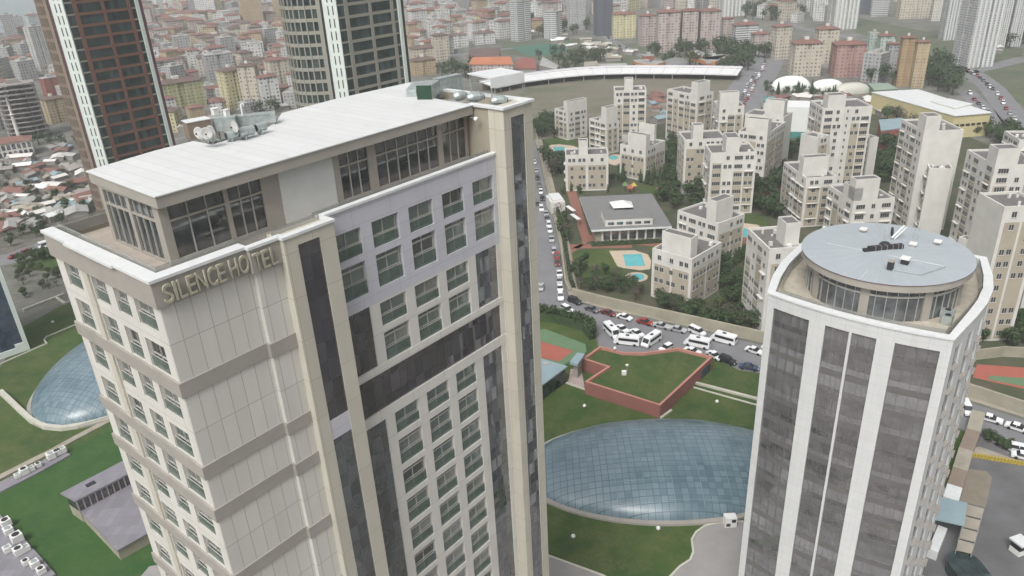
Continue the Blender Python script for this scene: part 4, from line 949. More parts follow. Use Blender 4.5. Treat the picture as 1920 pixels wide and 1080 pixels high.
sheet('pavement',pxs([(1065,718),(1070,692),(1090,690),(1096,725),(1090,730)]),0.02,plain('pink_paving',(0.40,0.32,0.30),0.9,0.15,0.5))
# ---- yard at the bottom right
sheet('yard',pxs([(1836,822),(1925,872),(2300,1000),(2200,1500),(1700,1500),(1700,1080),(1760,960),(1800,870)]),0.014,M['yard'])
sheet('pavement',pxs([(1815,879),(1850,884),(1860,896),(1848,952),(1800,940)]),0.03,plain('brown_paving',(0.23,0.20,0.16),0.95,0.2,0.5))
sheet('pavement',pxs([(1824,838),(1838,838),(1912,864),(1908,870),(1822,853)]),0.03,M['sidewalk'])
wl=[(1832,784),(1822,820),(1808,856),(1797,893),(1787,925),(1779,950)]
for i in range(len(wl)-1):
    wall_thing('boundary_wall',['pale beige','brown','pale beige, longest','dark brown','white lowest'][i]+' section of the boundary wall right of the round-roof tower',pxs([wl[i],wl[i+1]]),2.4,1.6 if i%2 else 1.75,[M['retain'],M['brownclad'],M['sidewalk'],M['brownclad'],M['coping']][i],'wall',group='boundary wall sections right of the tower')
wall_thing('low_wall','white low wall slab at the foot of the round-roof tower',pxs([(1764,1003),(1746,1048)]),1.4,1.8,M['coping'],'wall')
for i in range(16):
    x=1824+i*6.2; y=856+i*1.05
    t=thing('barrier_block','yellow barrier block in the row across the yard entrance','barrier',at(x,y),0,'yellow barrier blocks across the yard entrance'); mb=MB(); mb.prism([(-.4,-.25),(.4,-.25),(.4,.25),(-.4,.25)],0,.25,M['yellow']); mb.prism([(-.28,-.2),(.28,-.2),(.28,.2),(-.28,.2)],.25,.8,M['yellow']); mb.build('block',t)
o=at(1785,985); o=Vector((o.x,o.y,0)); t=thing('glass_canopy','pale blue glass canopy roof between the tower and the yard','canopy',o)
rf=px_poly([(1752,930),(1814,943),(1808,986),(1744,972)],4,o); mb=MB(); mb.prism(rf,3.85,4.05,M['bluesheet']); mb.build('roof',t); mb=MB()
for v in rf: mb.tube((v.x*.9,v.y*.9,0),(v.x*.9,v.y*.9,3.9),.12,M['zinc'])
mb.build('post',t)
for i in range(4):
    q=[(1814-5.5*i,946+22*i),(1845-6*i,954+22*i),(1840-6*i,972+22*i),(1809-5.5*i,965+22*i)]
    o=at(*q[0]); t=thing('shade_panel','%s square beige shade panel from the top beside the blue canopy'%nm[i],'shade panel',Vector((o.x,o.y,0)),0,'square shade panels beside the yard'); rf=px_poly(q,3,Vector((o.x,o.y,0))); mb=MB(); mb.prism(rf,2.9,3.05,M['sidewalk']); mb.build('panel',t)
    
    for v in rf: mb=MB(); mb.tube((v.x,v.y,0),(v.x,v.y,2.9),.08,M['zinc'],6); mb.build('post',t)
t=thing('guard_booth','small white guard booth in the yard at the bottom right','guard booth',at(1908,1035),.3); mb=MB(); mb.box(-.9,.9,-.9,.9,0,1.0,M['whitepl']); mb.box(-.85,.85,-.85,.85,1.0,2.2,M['carglass']); mb.build('cabin',t); mb=MB(); mb.box(-1.15,1.15,-1.15,1.15,2.2,2.5,M['coping']); mb.build('roof',t)
t=thing('sunken_garage','round-nosed dark glass stair cover beside the shade panels','stair cover',at(1797,1066)); mb=MB(); mb.prism([(2.4*math.cos(i*math.pi/10),2.4*math.sin(i*math.pi/10)-1) for i in range(11)]+[(-2.4,-4),(2.4,-4)],0,2.2,M['ggreen']); mb.build('glazing',t); mb=MB(); mb.prism([(2.5*math.cos(i*math.pi/10),2.5*math.sin(i*math.pi/10)-1) for i in range(11)]+[(-2.5,-4.1),(2.5,-4.1)],2.2,2.3,M['ggreen']); mb.build('rim',t)
# ---- retaining walls along the street
wall_thing('retaining_wall','long stained concrete retaining wall above the row of parked cars',pxs([(1074,559),(1120,571),(1200,590),(1300,612),(1409,637),(1600,690),(1813,742),(1925,779),(2100,840)]),.6,3.0,M['retain'],'retaining wall')
wall_thing('retaining_wall','low concrete wall running up the street beside the residential gardens',pxs([(1068,549),(1060,531),(1052,456),(1032,371),(1012,285),(1004,245)]),.5,1.2,M['retain'],'retaining wall')
wall_thing('court_wall','pale concrete wall behind the red court at the right edge',pxs([(1822,675),(1880,668),(1960,672)]),.4,2.6,M['retain'],'wall')
# ================================================================== WHITE RESIDENTIAL BLOCKS
FOOT=[]      # occupied discs (x, y, r) so that trees keep clear
def res_win(kind,cache={}):
    if kind in cache: return copy_tree(cache[kind])
    wd={'s':1.1,'w':2.7,'t':.55}[kind]; h={'s':1.35,'w':1.35,'t':1.0}[kind]; n={'s':2,'w':4,'t':1}[kind]
    f=MB(); t=.08
    f.box(-wd/2-.08,wd/2+.08,-.14,.0,-.12,0,M['wwall'])
    for i in range(n+1): x=-wd/2+wd*i/n; f.box(x-t/2,x+t/2,-.07,0,0,h,M['frame'])
    for i in range(n):
        a=-wd/2+wd*i/n+t/2; b=-wd/2+wd*(i+1)/n-t/2; f.box(a,b,-.07,0,h-.06,h,M['frame'])
    o=f.build('window'); g=MB(); g.box(-wd/2,wd/2,-.03,.01,0,h,M['reswin']); g.build('pane',o)
    cache[kind]=o; return o
def resid(label,N,L,Rr,h,nf,depth=None,blankL=False,blankR=False,fins=(),stairR=None,wings=(),seed=0,beige='',name='apartment_block',group='white residential blocks',wall='wwall',dense=1.0):
    rnd=random.Random(seed+11)
    n_=at(*N,h); l_=at(*L,h); r_=at(*Rr,h); n=Vector((n_.x,n_.y)); l=Vector((l_.x,l_.y)); r=Vector((r_.x,r_.y))
    pl=math.dist(N,L); pr_=math.dist(N,Rr)
    if pr_>=pl:
        ex=(r-n).normalized(); ey=Vector((-ex.y,ex.x)); W=(r-n).length; D=max(4,(l-n).dot(ey))
    else:
        ey=(l-n).normalized(); ex=Vector((ey.y,-ey.x)); D=(l-n).length; W=max(4,(r-n).dot(ex))
    th0=math.atan2(ex.y,ex.x); best=None
    for i in range(-30,31):
        th=th0+math.radians(1.5*i); ex_=Vector((math.cos(th),math.sin(th))); ey_=Vector((-ex_.y,ex_.x))
        out=[]
        for v,tgt,want in ((ex_,Rr,r),(ey_,L,l)):
            k0=max(3.0,(want-n).dot(v)); b2=None
            for f_ in (.55,.65,.75,.85,.93,1.0,1.07,1.15,1.25,1.4,1.6):
                p=proj((n.x+v.x*k0*f_,n.y+v.y*k0*f_,h)); e=math.dist(p,tgt)
                if b2 is None or e<b2[0]: b2=(e,k0*f_)
            out.append(b2)
        e=out[0][0]**2+out[1][0]**2*(.15 if depth else 1)
        if best is None or e<best[0]: best=(e,ex_,ey_,out[0][1],out[1][1])
    _,ex,ey,W,D=best
    if depth:
        if pr_>=pl: D=depth
        else: W=depth
    rz=math.atan2(ex.y,ex.x)
    t=thing(name,label,'apartment block',(n.x,n.y,0),rz,group)
    c=n+ex*W/2+ey*D/2; FOOT.append((c.x,c.y,max(W,D)*.55))
    wm=M[wall]
    mb=MB(); mb.box(0,W,0,D,0,h-.6,wm,M['roofgrey'],False); mb.build('wall',t)
    mb=MB()
    for a in ((0,W,0,.4),(0,W,D-.4,D),(0,.4,.4,D-.4),(W-.4,W,.4,D-.4)): mb.box(*a,h-.6,h,wm)
    mb.build('parapet',t)
    fh=(h-1)/nf
    def loc(P): v=Vector((P.x,P.y))-n; return v.dot(ex),v.dot(ey)
    for (pa,pb,dh,dp) in fins:
        dh*=1.3
        a=loc(at(*pa,h+dh)); b=loc(at(*pb,h+dh)); av=Vector(a); bv=Vector(b); ax_=(bv-av)
        # snap to the block's own axes
        if abs(ax_.x)>=abs(ax_.y): x0,x1=sorted((a[0],b[0])); y0=min(max(min(a[1],b[1]),0.0),D-1); y1=y0+dp
        else: y0,y1=sorted((a[1],b[1])); x0=min(max(min(a[0],b[0]),0.0),W-1); x1=x0+dp
        dy=max(0,.02-y0); y0+=dy; y1+=dy; dx=max(0,.02-x0); x0+=dx; x1+=dx; x1=min(x1,W-.02); y1=min(y1,D-.02)
        if x1-x0<1.5: x0=x1-1.5
        if y1-y0<1.5: y0=y1-1.5
        mb=MB(); mb.box(x0,x1,y0,y1,h-.6,h+dh-.25,wm,M['roofgrey']); q=mb.build('stair_core',t)
        mb=MB()
        for e in ((x0,x1,y0,y0+.25),(x0,x1,y1-.25,y1),(x0,x0+.25,y0+.25,y1-.25),(x1-.25,x1,y0+.25,y1-.25)): mb.box(*e,h+dh-.25,h+dh,wm)
        mb.build('rim',q)
    for (x0,x1,y0,y1,hh) in wings:
        mb=MB(); mb.box(x0,x1,y0,y1,0,hh,wm,M['roofgrey'],False); mb.build('wing',t)
    def place(kind,face,s,z):
        o=res_win(kind); o.parent=t
        if face=='R': o.location=(s,-.02 if True else 0,z); o.rotation_euler=(0,0,0)
        else: o.location=(-.02,s,z); o.rotation_euler=(0,0,-math.pi/2)
    def bx(face,s0,s1,z0,z1,out,mat,nm):
        mb=MB()
        if face=='R': mb.box(s0,s1,-out,0,z0,z1,mat)
        else: mb.box(-out,0,s0,s1,z0,z1,mat)
        mb.build(nm,t)
    for face,Lf,blank in (('R',W,blankR),('L',D,blankL)):
        if blank or Lf<4: continue
        if face in beige:
            m0=.8
            for q0,q1 in ((m0,Lf*.47),(Lf*.53,Lf-m0)): bx(face,q0,q1,.6,h-fh*1.25,.012,M['beigep'],'beige_panel')
        ncol=max(1,int(Lf/3.4*dense)); cw=(Lf-1.0)/ncol
        # a beige panel every other column, broken into tall pieces
        for c_ in range(ncol):
            s=0.5+cw*(c_+.5)
            if stairR and face=='R' and abs(s/Lf-stairR)<.5*cw/Lf:
                bx('R',s-.9,s+.9,0,h+.2,.35,wm,'stair_shaft')
                for k in range(nf):
                    o=res_win('t'); o.parent=t; o.location=(s,-.37,.6+fh*k+fh*.45)
                continue
            pan=((c_+seed)%2==0 or Lf<11 or rnd.random()<.25) and face not in beige
            if pan:
                k0=rnd.choice((0,1)); k1=nf-rnd.choice((1,2)) if nf>3 else nf-rnd.choice((0,1))
                if k1>k0:
                    bx(face,s-cw*.44,s+cw*.44,.5+fh*k0,.5+fh*k1-.2,.012,M['beigep'],'beige_panel')
            wide=(c_%2==(seed%2)) and cw>3.0 and face not in beige
            for k in range(nf):
                if rnd.random()<.06: continue
                z=.6+fh*k+fh*.28
                if wide: place('w',face,s,z)
                elif cw>3.2 and rnd.random()<.5: place('s',face,s-.8,z); place('s',face,s+.8,z)
                else: place('s',face,s,z)
            if rnd.random()<.45 and face not in beige:      # bay or balcony slabs on this column
                for k in range(1,nf,1 if nf<6 else 2):
                    bx(face,s-cw*.42,s+cw*.42,.3+fh*k,.42+fh*k,.7,wm,'balcony_slab'); bx(face,s-cw*.42,s+cw*.42,.42+fh*k,1.2+fh*k,.08,wm,'balcony_front') if rnd.random()<.0 else None
    # satellite dishes / vents clutter cast on the roof is built as small rooftop parts
    for k in range(rnd.randint(3,6)):
        x=rnd.uniform(1,max(1.2,W-2)); y=rnd.uniform(1,max(1.2,D-2)); s=rnd.uniform(.4,1.1)
        mb=MB(); mb.box(x,x+s,y,y+s*.8,h-.6,h-.6+rnd.uniform(.4,1.3),M['whitepl'] if k%2 else M['wwall']); mb.build('roof_vent',t)
    return t
resid('low white block at the far left of the estate, nearest the brown field',(1064,209),(1039,205),(1102,204),14,5,fins=(((1048,199),(1086,191),3.5,3),),seed=1,depth=None)
resid('low white block with a tall blank roof wall right of the leftmost block',(1137,230),(1104,223),(1161,228),14.5,5,fins=(((1103,211),(1140,210),5,3.5),),seed=2,beige='R')
resid('tall white block standing alone in front of the brown field',(1152,170),(1144,166),(1213,170),24,8,depth=11,stairR=.5,fins=(((1173,156),(1190,156),4,4.5),),seed=3)
resid('tall white block in the back row, left of the street bend',(1308,178),(1252,173),(1330,176),24,8,depth=10,fins=(((1272,165),(1300,161),4,4),),seed=4)
resid('tall white block in the back row whose roof wall touches the boulevard',(1349,200),(1333,186),(1397,199),22,7,depth=12,fins=(((1334,180),(1372,180),4.5,3.5),),seed=5)
resid('beige-sided block with a blank roof wall left of the big white canvas',(1470,220),(1399,212),(1476,216),21,7,depth=10,blankR=True,fins=(((1407,201),(1450,201),5,3.5),),seed=6,beige='RL')
resid('big beige-sided block just right of the centre of the estate',(1439,251),(1385,242),(1473,228),21,7,fins=(((1397,223),(1438,227),4,3.5),),seed=7,beige='R')
resid('three-storey beige block right behind the grey clubhouse on its street side',(1060,291),(1052,287),(1141,289),14.5,4,depth=10,fins=(((1085,264),(1102,263),4,4),),seed=8,beige='R')
resid('three-storey beige block with two blank roof walls behind the clubhouse',(1211,278),(1161,274),(1250,266),13.5,4,fins=(((1174,253),(1214,256),4,3),((1198,231),(1241,230),4.5,4)),seed=9,beige='RL')
resid('tall white block partly hidden behind the block with the central stair shaft',(1284,262),(1271,252),(1363,259),21,7,depth=13,fins=(((1303,238),(1325,240),4,4),),seed=10,beige='R')
resid('tall white block with a central stair shaft in the middle of the estate',(1333,287),(1320,280),(1420,285),22,7,depth=12,stairR=.5,fins=(((1369,266),(1388,276),4,4.5),),seed=12)
resid('cream block nearest the retaining wall, in front with a blank roof wall',(1298,486),(1223,469),(1353,454),14.5,4,fins=(((1242,433),(1304,443),4,3.2),),seed=13,beige='RL')
resid('white block directly behind the front cream block',(1347,419),(1266,402),(1368,415),13,4,depth=12,fins=(((1271,385),(1332,382),5,3.5),),seed=14,beige='R')
resid('tall cream block half hidden by the left edge of the round-roof tower',(1443,467),(1413,437),(1505,462),23.5,7,depth=14,fins=(((1459,406),(1490,418),4,5),),seed=15,beige='R')
resid('tallest white slab block left of centre right, in front of the factory hall',(1544,203),(1515,191),(1636,202),30,11,depth=14,stairR=.5,fins=(((1564,184),(1597,182),3.5,5),),seed=16,dense=1.15)
resid('white block between the tall slab and the disk roof, beige panels on its right half',(1512,334),(1471,301),(1568,322),17,6,fins=(((1482,294),(1533,294),4.5,3.5),),seed=17)
resid('white stepped block just behind the left half of the disk roof',(1600,377),(1586,362),(1679,371),17,5,depth=16,fins=(((1588,336),(1641,337),5,3.5),((1592,384),(1652,396),3,2.5)),seed=18)
resid('tall white slab with a blank right wall behind the disk roof',(1733,246),(1689,225),(1806,250),32.5,12,blankR=True,fins=(((1718,223),(1759,228),3.5,5),),seed=19,depth=None)
resid('tall white stepped block near the right edge of the photo',(1866,310),(1811,284),(1960,318),30,11,fins=(((1849,281),(1897,283),3.5,5),),seed=20,depth=None)
resid('foreground white slab with a blank left wall and beige panels at the right edge',(1884,388),(1837,359),(1921,386),34,11,blankL=True,seed=21,beige='R',depth=9)
resid('white block behind the right edge of the round-roof tower with a low grey roof',(1851,463),(1799,441),(1866,455),22,7,blankL=True,blankR=True,seed=22)
resid('white block cut off by the right edge of the photo',(1960,400),(1921,372),(2010,402),28,9,seed=23,blankR=True)
resid('stepped white block with roof clutter right behind the slab with the blank wall',(1905,352),(1893,342),(1990,350),23,8,depth=10,fins=(((1900,322),(1935,324),4,4),),seed=31)
resid('white block cut by the right edge behind the tall stepped block',(1912,262),(1880,250),(1990,262),24,8,depth=12,seed=32)
# lower wings of the tall slabs
resid('lower blank white wing standing against the tall slab with the blank wall',(1743,315),(1737,309),(1788,317),22,8,depth=8,blankR=True,seed=24)
resid('lower wing on the left side of the tallest white slab block',(1534,258),(1503,250),(1541,256),21,8,depth=6,blankL=True,seed=25)
resid('lower wing on the right side of the tallest white slab block',(1632,259),(1628,256),(1648,257),17,6,depth=8,seed=26)
# clubhouse
z=5.5; o=at(1109,431,z); o=Vector((o.x,o.y,0)); t=thing('clubhouse','square grey-roofed clubhouse with a glazed front in the middle of the gardens','clubhouse',o)
rf=px_poly([(1109,431),(1260,424),(1222,363),(1086,369)],z,o); c=sum(rf,Vector())/4; FOOT.append((c.x+o.x,c.y+o.y,22))
mb=MB(); mb.prism(rf,z-.7,z,M['coping'],M['clubroof']); mb.build('roof',t)
mb=MB(); inn=[c+(v-c)*.88 for v in rf]; mb.prism(inn,0,z-.7,M['retain']); mb.build('wall',t)
mb=MB(); a,b=[c+(v-c)*.885 for v in rf[:2]]; dv=b-a; nn=Vector((dv.y,-dv.x,0)).normalized()
mb=MB(); m_=a+dv*.53+nn*.05; mb.obox((m_.x,m_.y),dv,dv.length*.86,.1,1.2,z-1.2,M['gdark']); mb.build('glazing',t)
for i in range(8):
    mb=MB(); m_=a+dv*(.1+.86*i/7)+nn*.15; mb.obox((m_.x,m_.y),dv,.6,.35,0,z-.7,M['wwall']); mb.build('pillar',t)
mb=MB(); rr=px_poly([(1135,413),(1224,409),(1215,392),(1127,394)],z+2.2,o); mb.prism(rr,z,z+2.2,M['wwall'],M['clubroof']); q=mb.build('raised_roof',t)
for i in range(5):
    a,b=rr[0],rr[1]; dv=b-a; nn=Vector((dv.y,-dv.x,0)).normalized(); m_=a+dv*(.12+.19*i)+nn*.03; mb=MB(); mb.obox((m_.x,m_.y),dv,dv.length*.13,.08,z+.5,z+1.4,M['gdark']); mb.build('slot_window',q)
mb=MB(); rr=px_poly([(1150,388),(1188,386),(1184,375),(1142,376)],z+1.8,o); c2=sum(rr,Vector())/4
for i in range(4):
    p,q_=rr[i],rr[(i+1)%4]; mb.face([(p.x,p.y,z+1.3),(q_.x,q_.y,z+1.3),(c2.x,c2.y,z+3.0)],M['bubble'])
    mb.tube((p.x,p.y,z),(p.x,p.y,z+1.3),.08,M['zinc'],5)
o2=mb.build('tent'); o2.location=o; tag(o2,'white tensile tent on the clubhouse roof terrace','tent')
boxp=at(1060,398); t=thing('transformer_kiosk','small white kiosk with a pale ribbed roof at the street edge of the gardens','kiosk',boxp,.15); FOOT.append((boxp.x,boxp.y,6))
mb=MB(); mb.box(-5.2,0,0,9,0,4.2,M['wwall']); mb.build('wall',t); mb=MB(); mb.box(-4.4,-.5,.6,8.4,4.2,4.9,M['coping']); mb.build('roof',t)
mb=MB(); mb.box(-3.4,-2.2,-.06,0,.2,2.4,M['greyband']); mb.build('door',t)
for (x,y),lb in (((1070,402),'upper white pergola strip beside the red path'),((1079,418),'lower white pergola strip beside the red path')):
    t=thing('pergola',lb,'pergola',at(x,y),1.9); mb=MB(); mb.box(-3,3,-.7,.7,2.2,2.4,M['bubble']); mb.build('top',t); mb=MB(); [mb.tube((a,0,0),(a,0,2.2),.08,M['zinc'],5) for a in (-2.6,2.6)]; mb.build('post',t)
for (x,y),mm,lb in (((1172,352),'courtgreen','green playground roof behind the clubhouse'),((1188,353),'yellow','yellow playground roof behind the clubhouse'),((1181,357),'courtred','red playground slide tower behind the clubhouse')):
    t=thing('play_tower',lb,'playground tower',at(x,y+4)); mb=MB(); [mb.tube((a,b,0),(a,b,2),.08,M[mm],5) for a in (-.8,.8) for b in (-.8,.8)]; mb.build('post',t); mb=MB()
    for a,b in (((-1.2,-1.2),(1.2,-1.2)),((1.2,-1.2),(1.2,1.2)),((1.2,1.2),(-1.2,1.2)),((-1.2,1.2),(-1.2,-1.2))): mb.face([(*a,2),(*b,2),(0,0,3.4)],M[mm])
    mb.build('roof',t)
# ================================================================== VEHICLES
def make_car(kind):
    t=bpy.data.objects.new('parked_car' if kind!='bus' else 'minibus',None); COL.objects.link(t)
    P=CAR['white']
    if kind=='bus':
        body=[(-3.2,.35),(3.1,.35),(3.2,.8),(2.75,1.25),(2.1,2.35),(1.8,2.5),(-3.05,2.5),(-3.2,2.3)]; w_=1.0
        mb=MB()
        def ex(poly,hw,tw,mat):
            n=len(poly); zmax=max(p[1] for p in poly)
            wf=lambda z: hw if z<1.3 else hw-(hw-tw)*(z-1.3)/(zmax-1.3)
            for i in range(n):
                p,q=poly[i],poly[(i+1)%n]; mb.face([(p[0],-wf(p[1]),p[1]),(p[0],wf(p[1]),p[1]),(q[0],wf(q[1]),q[1]),(q[0],-wf(q[1]),q[1])][::-1],mat)
            mb.face([(p[0],-wf(p[1]),p[1]) for p in poly],mat); mb.face([(p[0],wf(p[1]),p[1]) for p in reversed(poly)],mat)
        ex(body,1.0,.92,P); mb.build('body',t)
        for sgn in (-1,1):
            mb=MB(); y=sgn; f=[(-2.9,1.35),(1.9,1.35),(1.9,2.05),(-2.9,2.05)]
            mb.face([(x,sgn*(1.012 if z<1.5 else .968),z) for x,z in (f if sgn<0 else f[::-1])],M['carglass']); mb.build('side_window',t)
        mb=MB(); mb.face([(2.72,-.85,1.32),(2.72,.85,1.32),(2.16,.82,2.3),(2.16,-.82,2.3)],M['carglass']); mb.build('windscreen',t)
        mb=MB(); mb.face([(-3.215,.8,1.4),(-3.215,-.8,1.4),(-3.215,-.78,2.1),(-3.215,.78,2.1)],M['carglass']); mb.build('rear_window',t)
        mb=MB(); mb.box(-.6,.3,-.35,.35,2.5,2.6,M['dark']); mb.build('roof_hatch',t)
        ws=(-2.1,2.1); R_=.38; hw=.9
    else:
        L_,Hh={'sedan':(2.2,1.42),'hatch':(1.95,1.5),'suv':(2.2,1.72),'van':(2.3,1.9)}[kind]; k=L_/2.2; hb=Hh*.58
        low=[(-L_,.32),(L_,.32),(L_*1.0,.62),(L_*.86,hb-.08),(L_*.45,hb+.03),(-L_*.62,hb+.05),(-L_*.97,hb-.02),(-L_,.7)]
        mb=MB(); n=len(low)
        for i in range(n):
            p,q=low[i],low[(i+1)%n]; w1=.87 if abs(p[0])<L_*.9 else .78; w2=.87 if abs(q[0])<L_*.9 else .78
            mb.face([(p[0],w1,p[1]),(p[0],-w1,p[1]),(q[0],-w2,q[1]),(q[0],w2,q[1])],P)
        mb.face([(p[0],-(.87 if abs(p[0])<L_*.9 else .78),p[1]) for p in low],P); mb.face([(p[0],(.87 if abs(p[0])<L_*.9 else .78),p[1]) for p in reversed(low)],P); mb.build('body',t)
        b0,f0={'sedan':(-.62,.45),'hatch':(-.93,.45),'suv':(-.95,.42),'van':(-.97,.6)}[kind]; b1,f1={'sedan':(-.38,.12),'hatch':(-.78,.1),'suv':(-.85,.15),'van':(-.95,.35)}[kind]
        bb=[(b0*L_,hb+.02),(f0*L_,hb+.02)]; tt=[(b1*L_,Hh-.04),(f1*L_,Hh-.04)]
        mb=MB(); wl_,wt=.82,.62
        A_=(bb[0][0],-wl_,bb[0][1]);B_=(bb[1][0],-wl_,bb[1][1]);C_=(bb[1][0],wl_,bb[1][1]);D_=(bb[0][0],wl_,bb[0][1])
        a=(tt[0][0],-wt,tt[0][1]);b=(tt[1][0],-wt,tt[1][1]);c=(tt[1][0],wt,tt[1][1]);d=(tt[0][0],wt,tt[0][1])
        for q in ((A_,B_,b,a),(B_,C_,c,b),(C_,D_,d,c),(D_,A_,a,d)): mb.face(q,M['carglass'])
        mb.build('windows',t)
        mb=MB(); mb.box(tt[0][0]-.03,tt[1][0]+.03,-wt-.03,wt+.03,Hh-.05,Hh,P); mb.build('roof',t)
        for s_ in (-1,1):
            mb=MB(); y=s_*.80; x=(b0+f0)/2*L_; mb.face([(x-.06,y,hb),(x+.06,y,hb),(x+.06,s_*.655,Hh-.05),(x-.06,s_*.655,Hh-.05)],P); mb.build('door_pillar',t)
        ws=(-L_*.62,L_*.62); R_=.32; hw=.76
    for x in ws:
        for s_ in (-1,1):
            mb=MB(); mb.tube((x,s_*(hw-.1),R_),(x,s_*(hw+.12),R_),R_,M['tyre'],10); mb.build('wheel',t)
    for s_ in (-1,1):
        x=(3.2 if kind=='bus' else L_)*.99; mb=MB(); mb.box(x-.12,x+.02,s_*.55-.16,s_*.55+.16,.62,.8,M['whitepl']); mb.build('headlight',t)
    return t
protos={}
def car(px,py,dx,dy,kind,color,label,z=.015,group='cars parked along the street'):
    P=at(px,py+3,z); Q=at(px+dx,py+3+dy,z); rz=math.atan2(Q.y-P.y,Q.x-P.x)
    if kind not in protos: t=make_car(kind); protos[kind]=t
    else: t=copy_tree(protos[kind])
    t.location=P; t.rotation_euler=(0,0,rz); tag(t,label,'car' if kind!='bus' else 'minibus',group)
    for ch in t.children:
        for i,sl_ in enumerate(ch.material_slots):
            if sl_.material and sl_.material.name.startswith('car_paint'): sl_.link='OBJECT'; sl_.material=CAR[color]
    return t
cars=[(1002,303,2,14,'sedan','white','white car farthest up the street at the edge of the hotel'),(1006,319,3,16,'sedan','silver','silver car second from the top of the street'),(1008,333,3,16,'hatch','black','dark car third from the top of the street'),(1011,347,3,16,'suv','grey','grey car fourth from the top of the street'),(1014,359,3,16,'hatch','white','white hatchback fifth from the top of the street'),(1017,371,3,16,'sedan','black','black car just above the kiosk on the street'),(1006,382,16,2,'sedan','grey','dark car turned across the street level with the kiosk'),
(1015,391,3,16,'suv','white','white car level with the white kiosk'),(1024,400,3,16,'sedan','silver','silver car just below the kiosk'),(1026,410,3,16,'hatch','grey','dark grey car below the silver one near the kiosk'),(1029,422,3,16,'suv','white','white off-roader above the lone pale blue car'),(1031,431,3,16,'hatch','white','white hatchback tucked behind the white off-roader'),(1034,448,3,18,'sedan','silver','pale silver car alone in front of the clubhouse'),(1039,471,3,18,'hatch','silver','silver hatchback just above the red car'),(1044,482,3,18,'suv','red','bright red car parked on the street'),(1045,493,3,18,'hatch','darkred','dark red hatchback nose to tail with the red car'),
(1049,513,2,18,'sedan','white','white saloon just below the red cars'),(1049,527,2,18,'hatch','silver','silver hatchback between two white cars'),(1050,540,2,18,'sedan','white','white saloon second from the street corner'),(1051,556,2,18,'suv','white','white car nearest the street corner'),(1014,538,1,-18,'sedan','silver','silver car driving up the street beside the hotel'),
(1078,565,18,7,'suv','black','black car first in the row after the street corner'),(1064,581,20,11,'suv','white','white people carrier driving round the street corner'),(1110,580,18,7,'sedan','grey','dark grey saloon second in the row below the retaining wall'),(1141,587,18,6,'sedan','darkred','maroon saloon third in the row below the retaining wall'),(1171,595,18,6,'sedan','white','white saloon fourth in the row below the retaining wall'),(1209,604,18,5,'sedan','red','red saloon fifth in the row below the retaining wall'),(1240,611,18,4,'sedan','silver','silver saloon left of its twin in the row below the wall'),(1271,618,18,4,'sedan','silver','silver saloon right of its twin in the row below the wall'),(1307,623,18,8,'van','white','white delivery van in the row below the wall'),(1414,658,18,6,'sedan','white','white saloon about to pass behind the round-roof tower'),
(1166,617,18,10,'sedan','white','white saloon squeezed beside the leftmost minibus'),(1194,625,18,10,'sedan','white','white saloon between the minibuses'),(1249,653,-16,8,'hatch','white','white hatchback behind the curved red parapet'),(1298,659,18,6,'sedan','white','white saloon half hidden behind the red parapet'),(1339,667,16,10,'sedan','white','white saloon at the corner of the red roof garden'),(1364,677,18,7,'suv','black','black off-roader right of the red roof garden'),(1404,689,18,3,'sedan','blue','dark blue saloon by the round-roof tower'),
(1811,768,6,12,'van','white','white van just right of the round-roof tower'),(1856,786,18,5,'sedan','white','white saloon in the right-hand street'),(1907,803,18,6,'sedan','white','white saloon near the right edge of the photo'),(1885,834,18,7,'sedan','silver','silver saloon by the trees at the yard'),(1915,845,18,4,'suv','white','white off-roader cut by the right edge'),(1920,857,18,4,'sedan','white','white saloon cut by the right edge, lowest of all')]
for c_ in cars: car(*c_)
buses=[(1147,624,14,14,'leftmost white minibus facing down the road'),(1175,642,-18,-2,'white minibus standing just above the curved parapet, second from the left'),(1221,641,-16,11,'white minibus angled up to the right in the middle of the road'),(1307,646,-18,-4,'white minibus behind the red roof garden, fourth from the left'),(1356,638,-18,-5,'rightmost white minibus beside the retaining wall')]
for x,y,dx,dy,lb in buses: car(x,y,dx,dy,'bus','white',lb,group='white minibuses in the road')
car(94,459,20,-6,'bus','white','upper white coach at the top left beside the hotel',group='white coaches at the top left'); car(98,468,20,-6,'bus','white','lower white coach at the top left beside the hotel',group='white coaches at the top left')
rt=random.Random(3)
for ln,nn_,wh in (([(1390,205),(1409,168),(1428,135),(1434,115)],18,'on the far boulevard'),([(1381,200),(1400,166),(1420,134)],10,'on the near lane of the far boulevard'),([(1800,128),(1830,142),(1862,168),(1892,210),(1925,262)],20,'on the upper highway at the right'),([(1815,175),(1848,208),(1890,265)],8,'on the lower highway at the right'),([(1135,68),(1162,86),(1190,100)],8,'on the road to the striped towers'),([(20,486),(60,471),(100,458)],3,'on the road at the upper left'),([(1440,656),(1800,756)],10,'in the street behind the round-roof tower')):
    for k in range(nn_):
        f=(k+rt.random()*.6)/nn_*(len(ln)-1); i=int(f); f-=i; a,b=ln[i],ln[i+1]; x=a[0]+(b[0]-a[0])*f+rt.uniform(-3,3)*(a[0]>200); y=a[1]+(b[1]-a[1])*f
        c_=rt.choice(['white','white','silver','grey','red','black']); car(x,y-3,(b[0]-a[0])*.05,(b[1]-a[1])*.05,rt.choice(['sedan','hatch','suv']),c_,'%s car %s'%(c_,wh),.03,'%s cars %s'%(c_,wh))
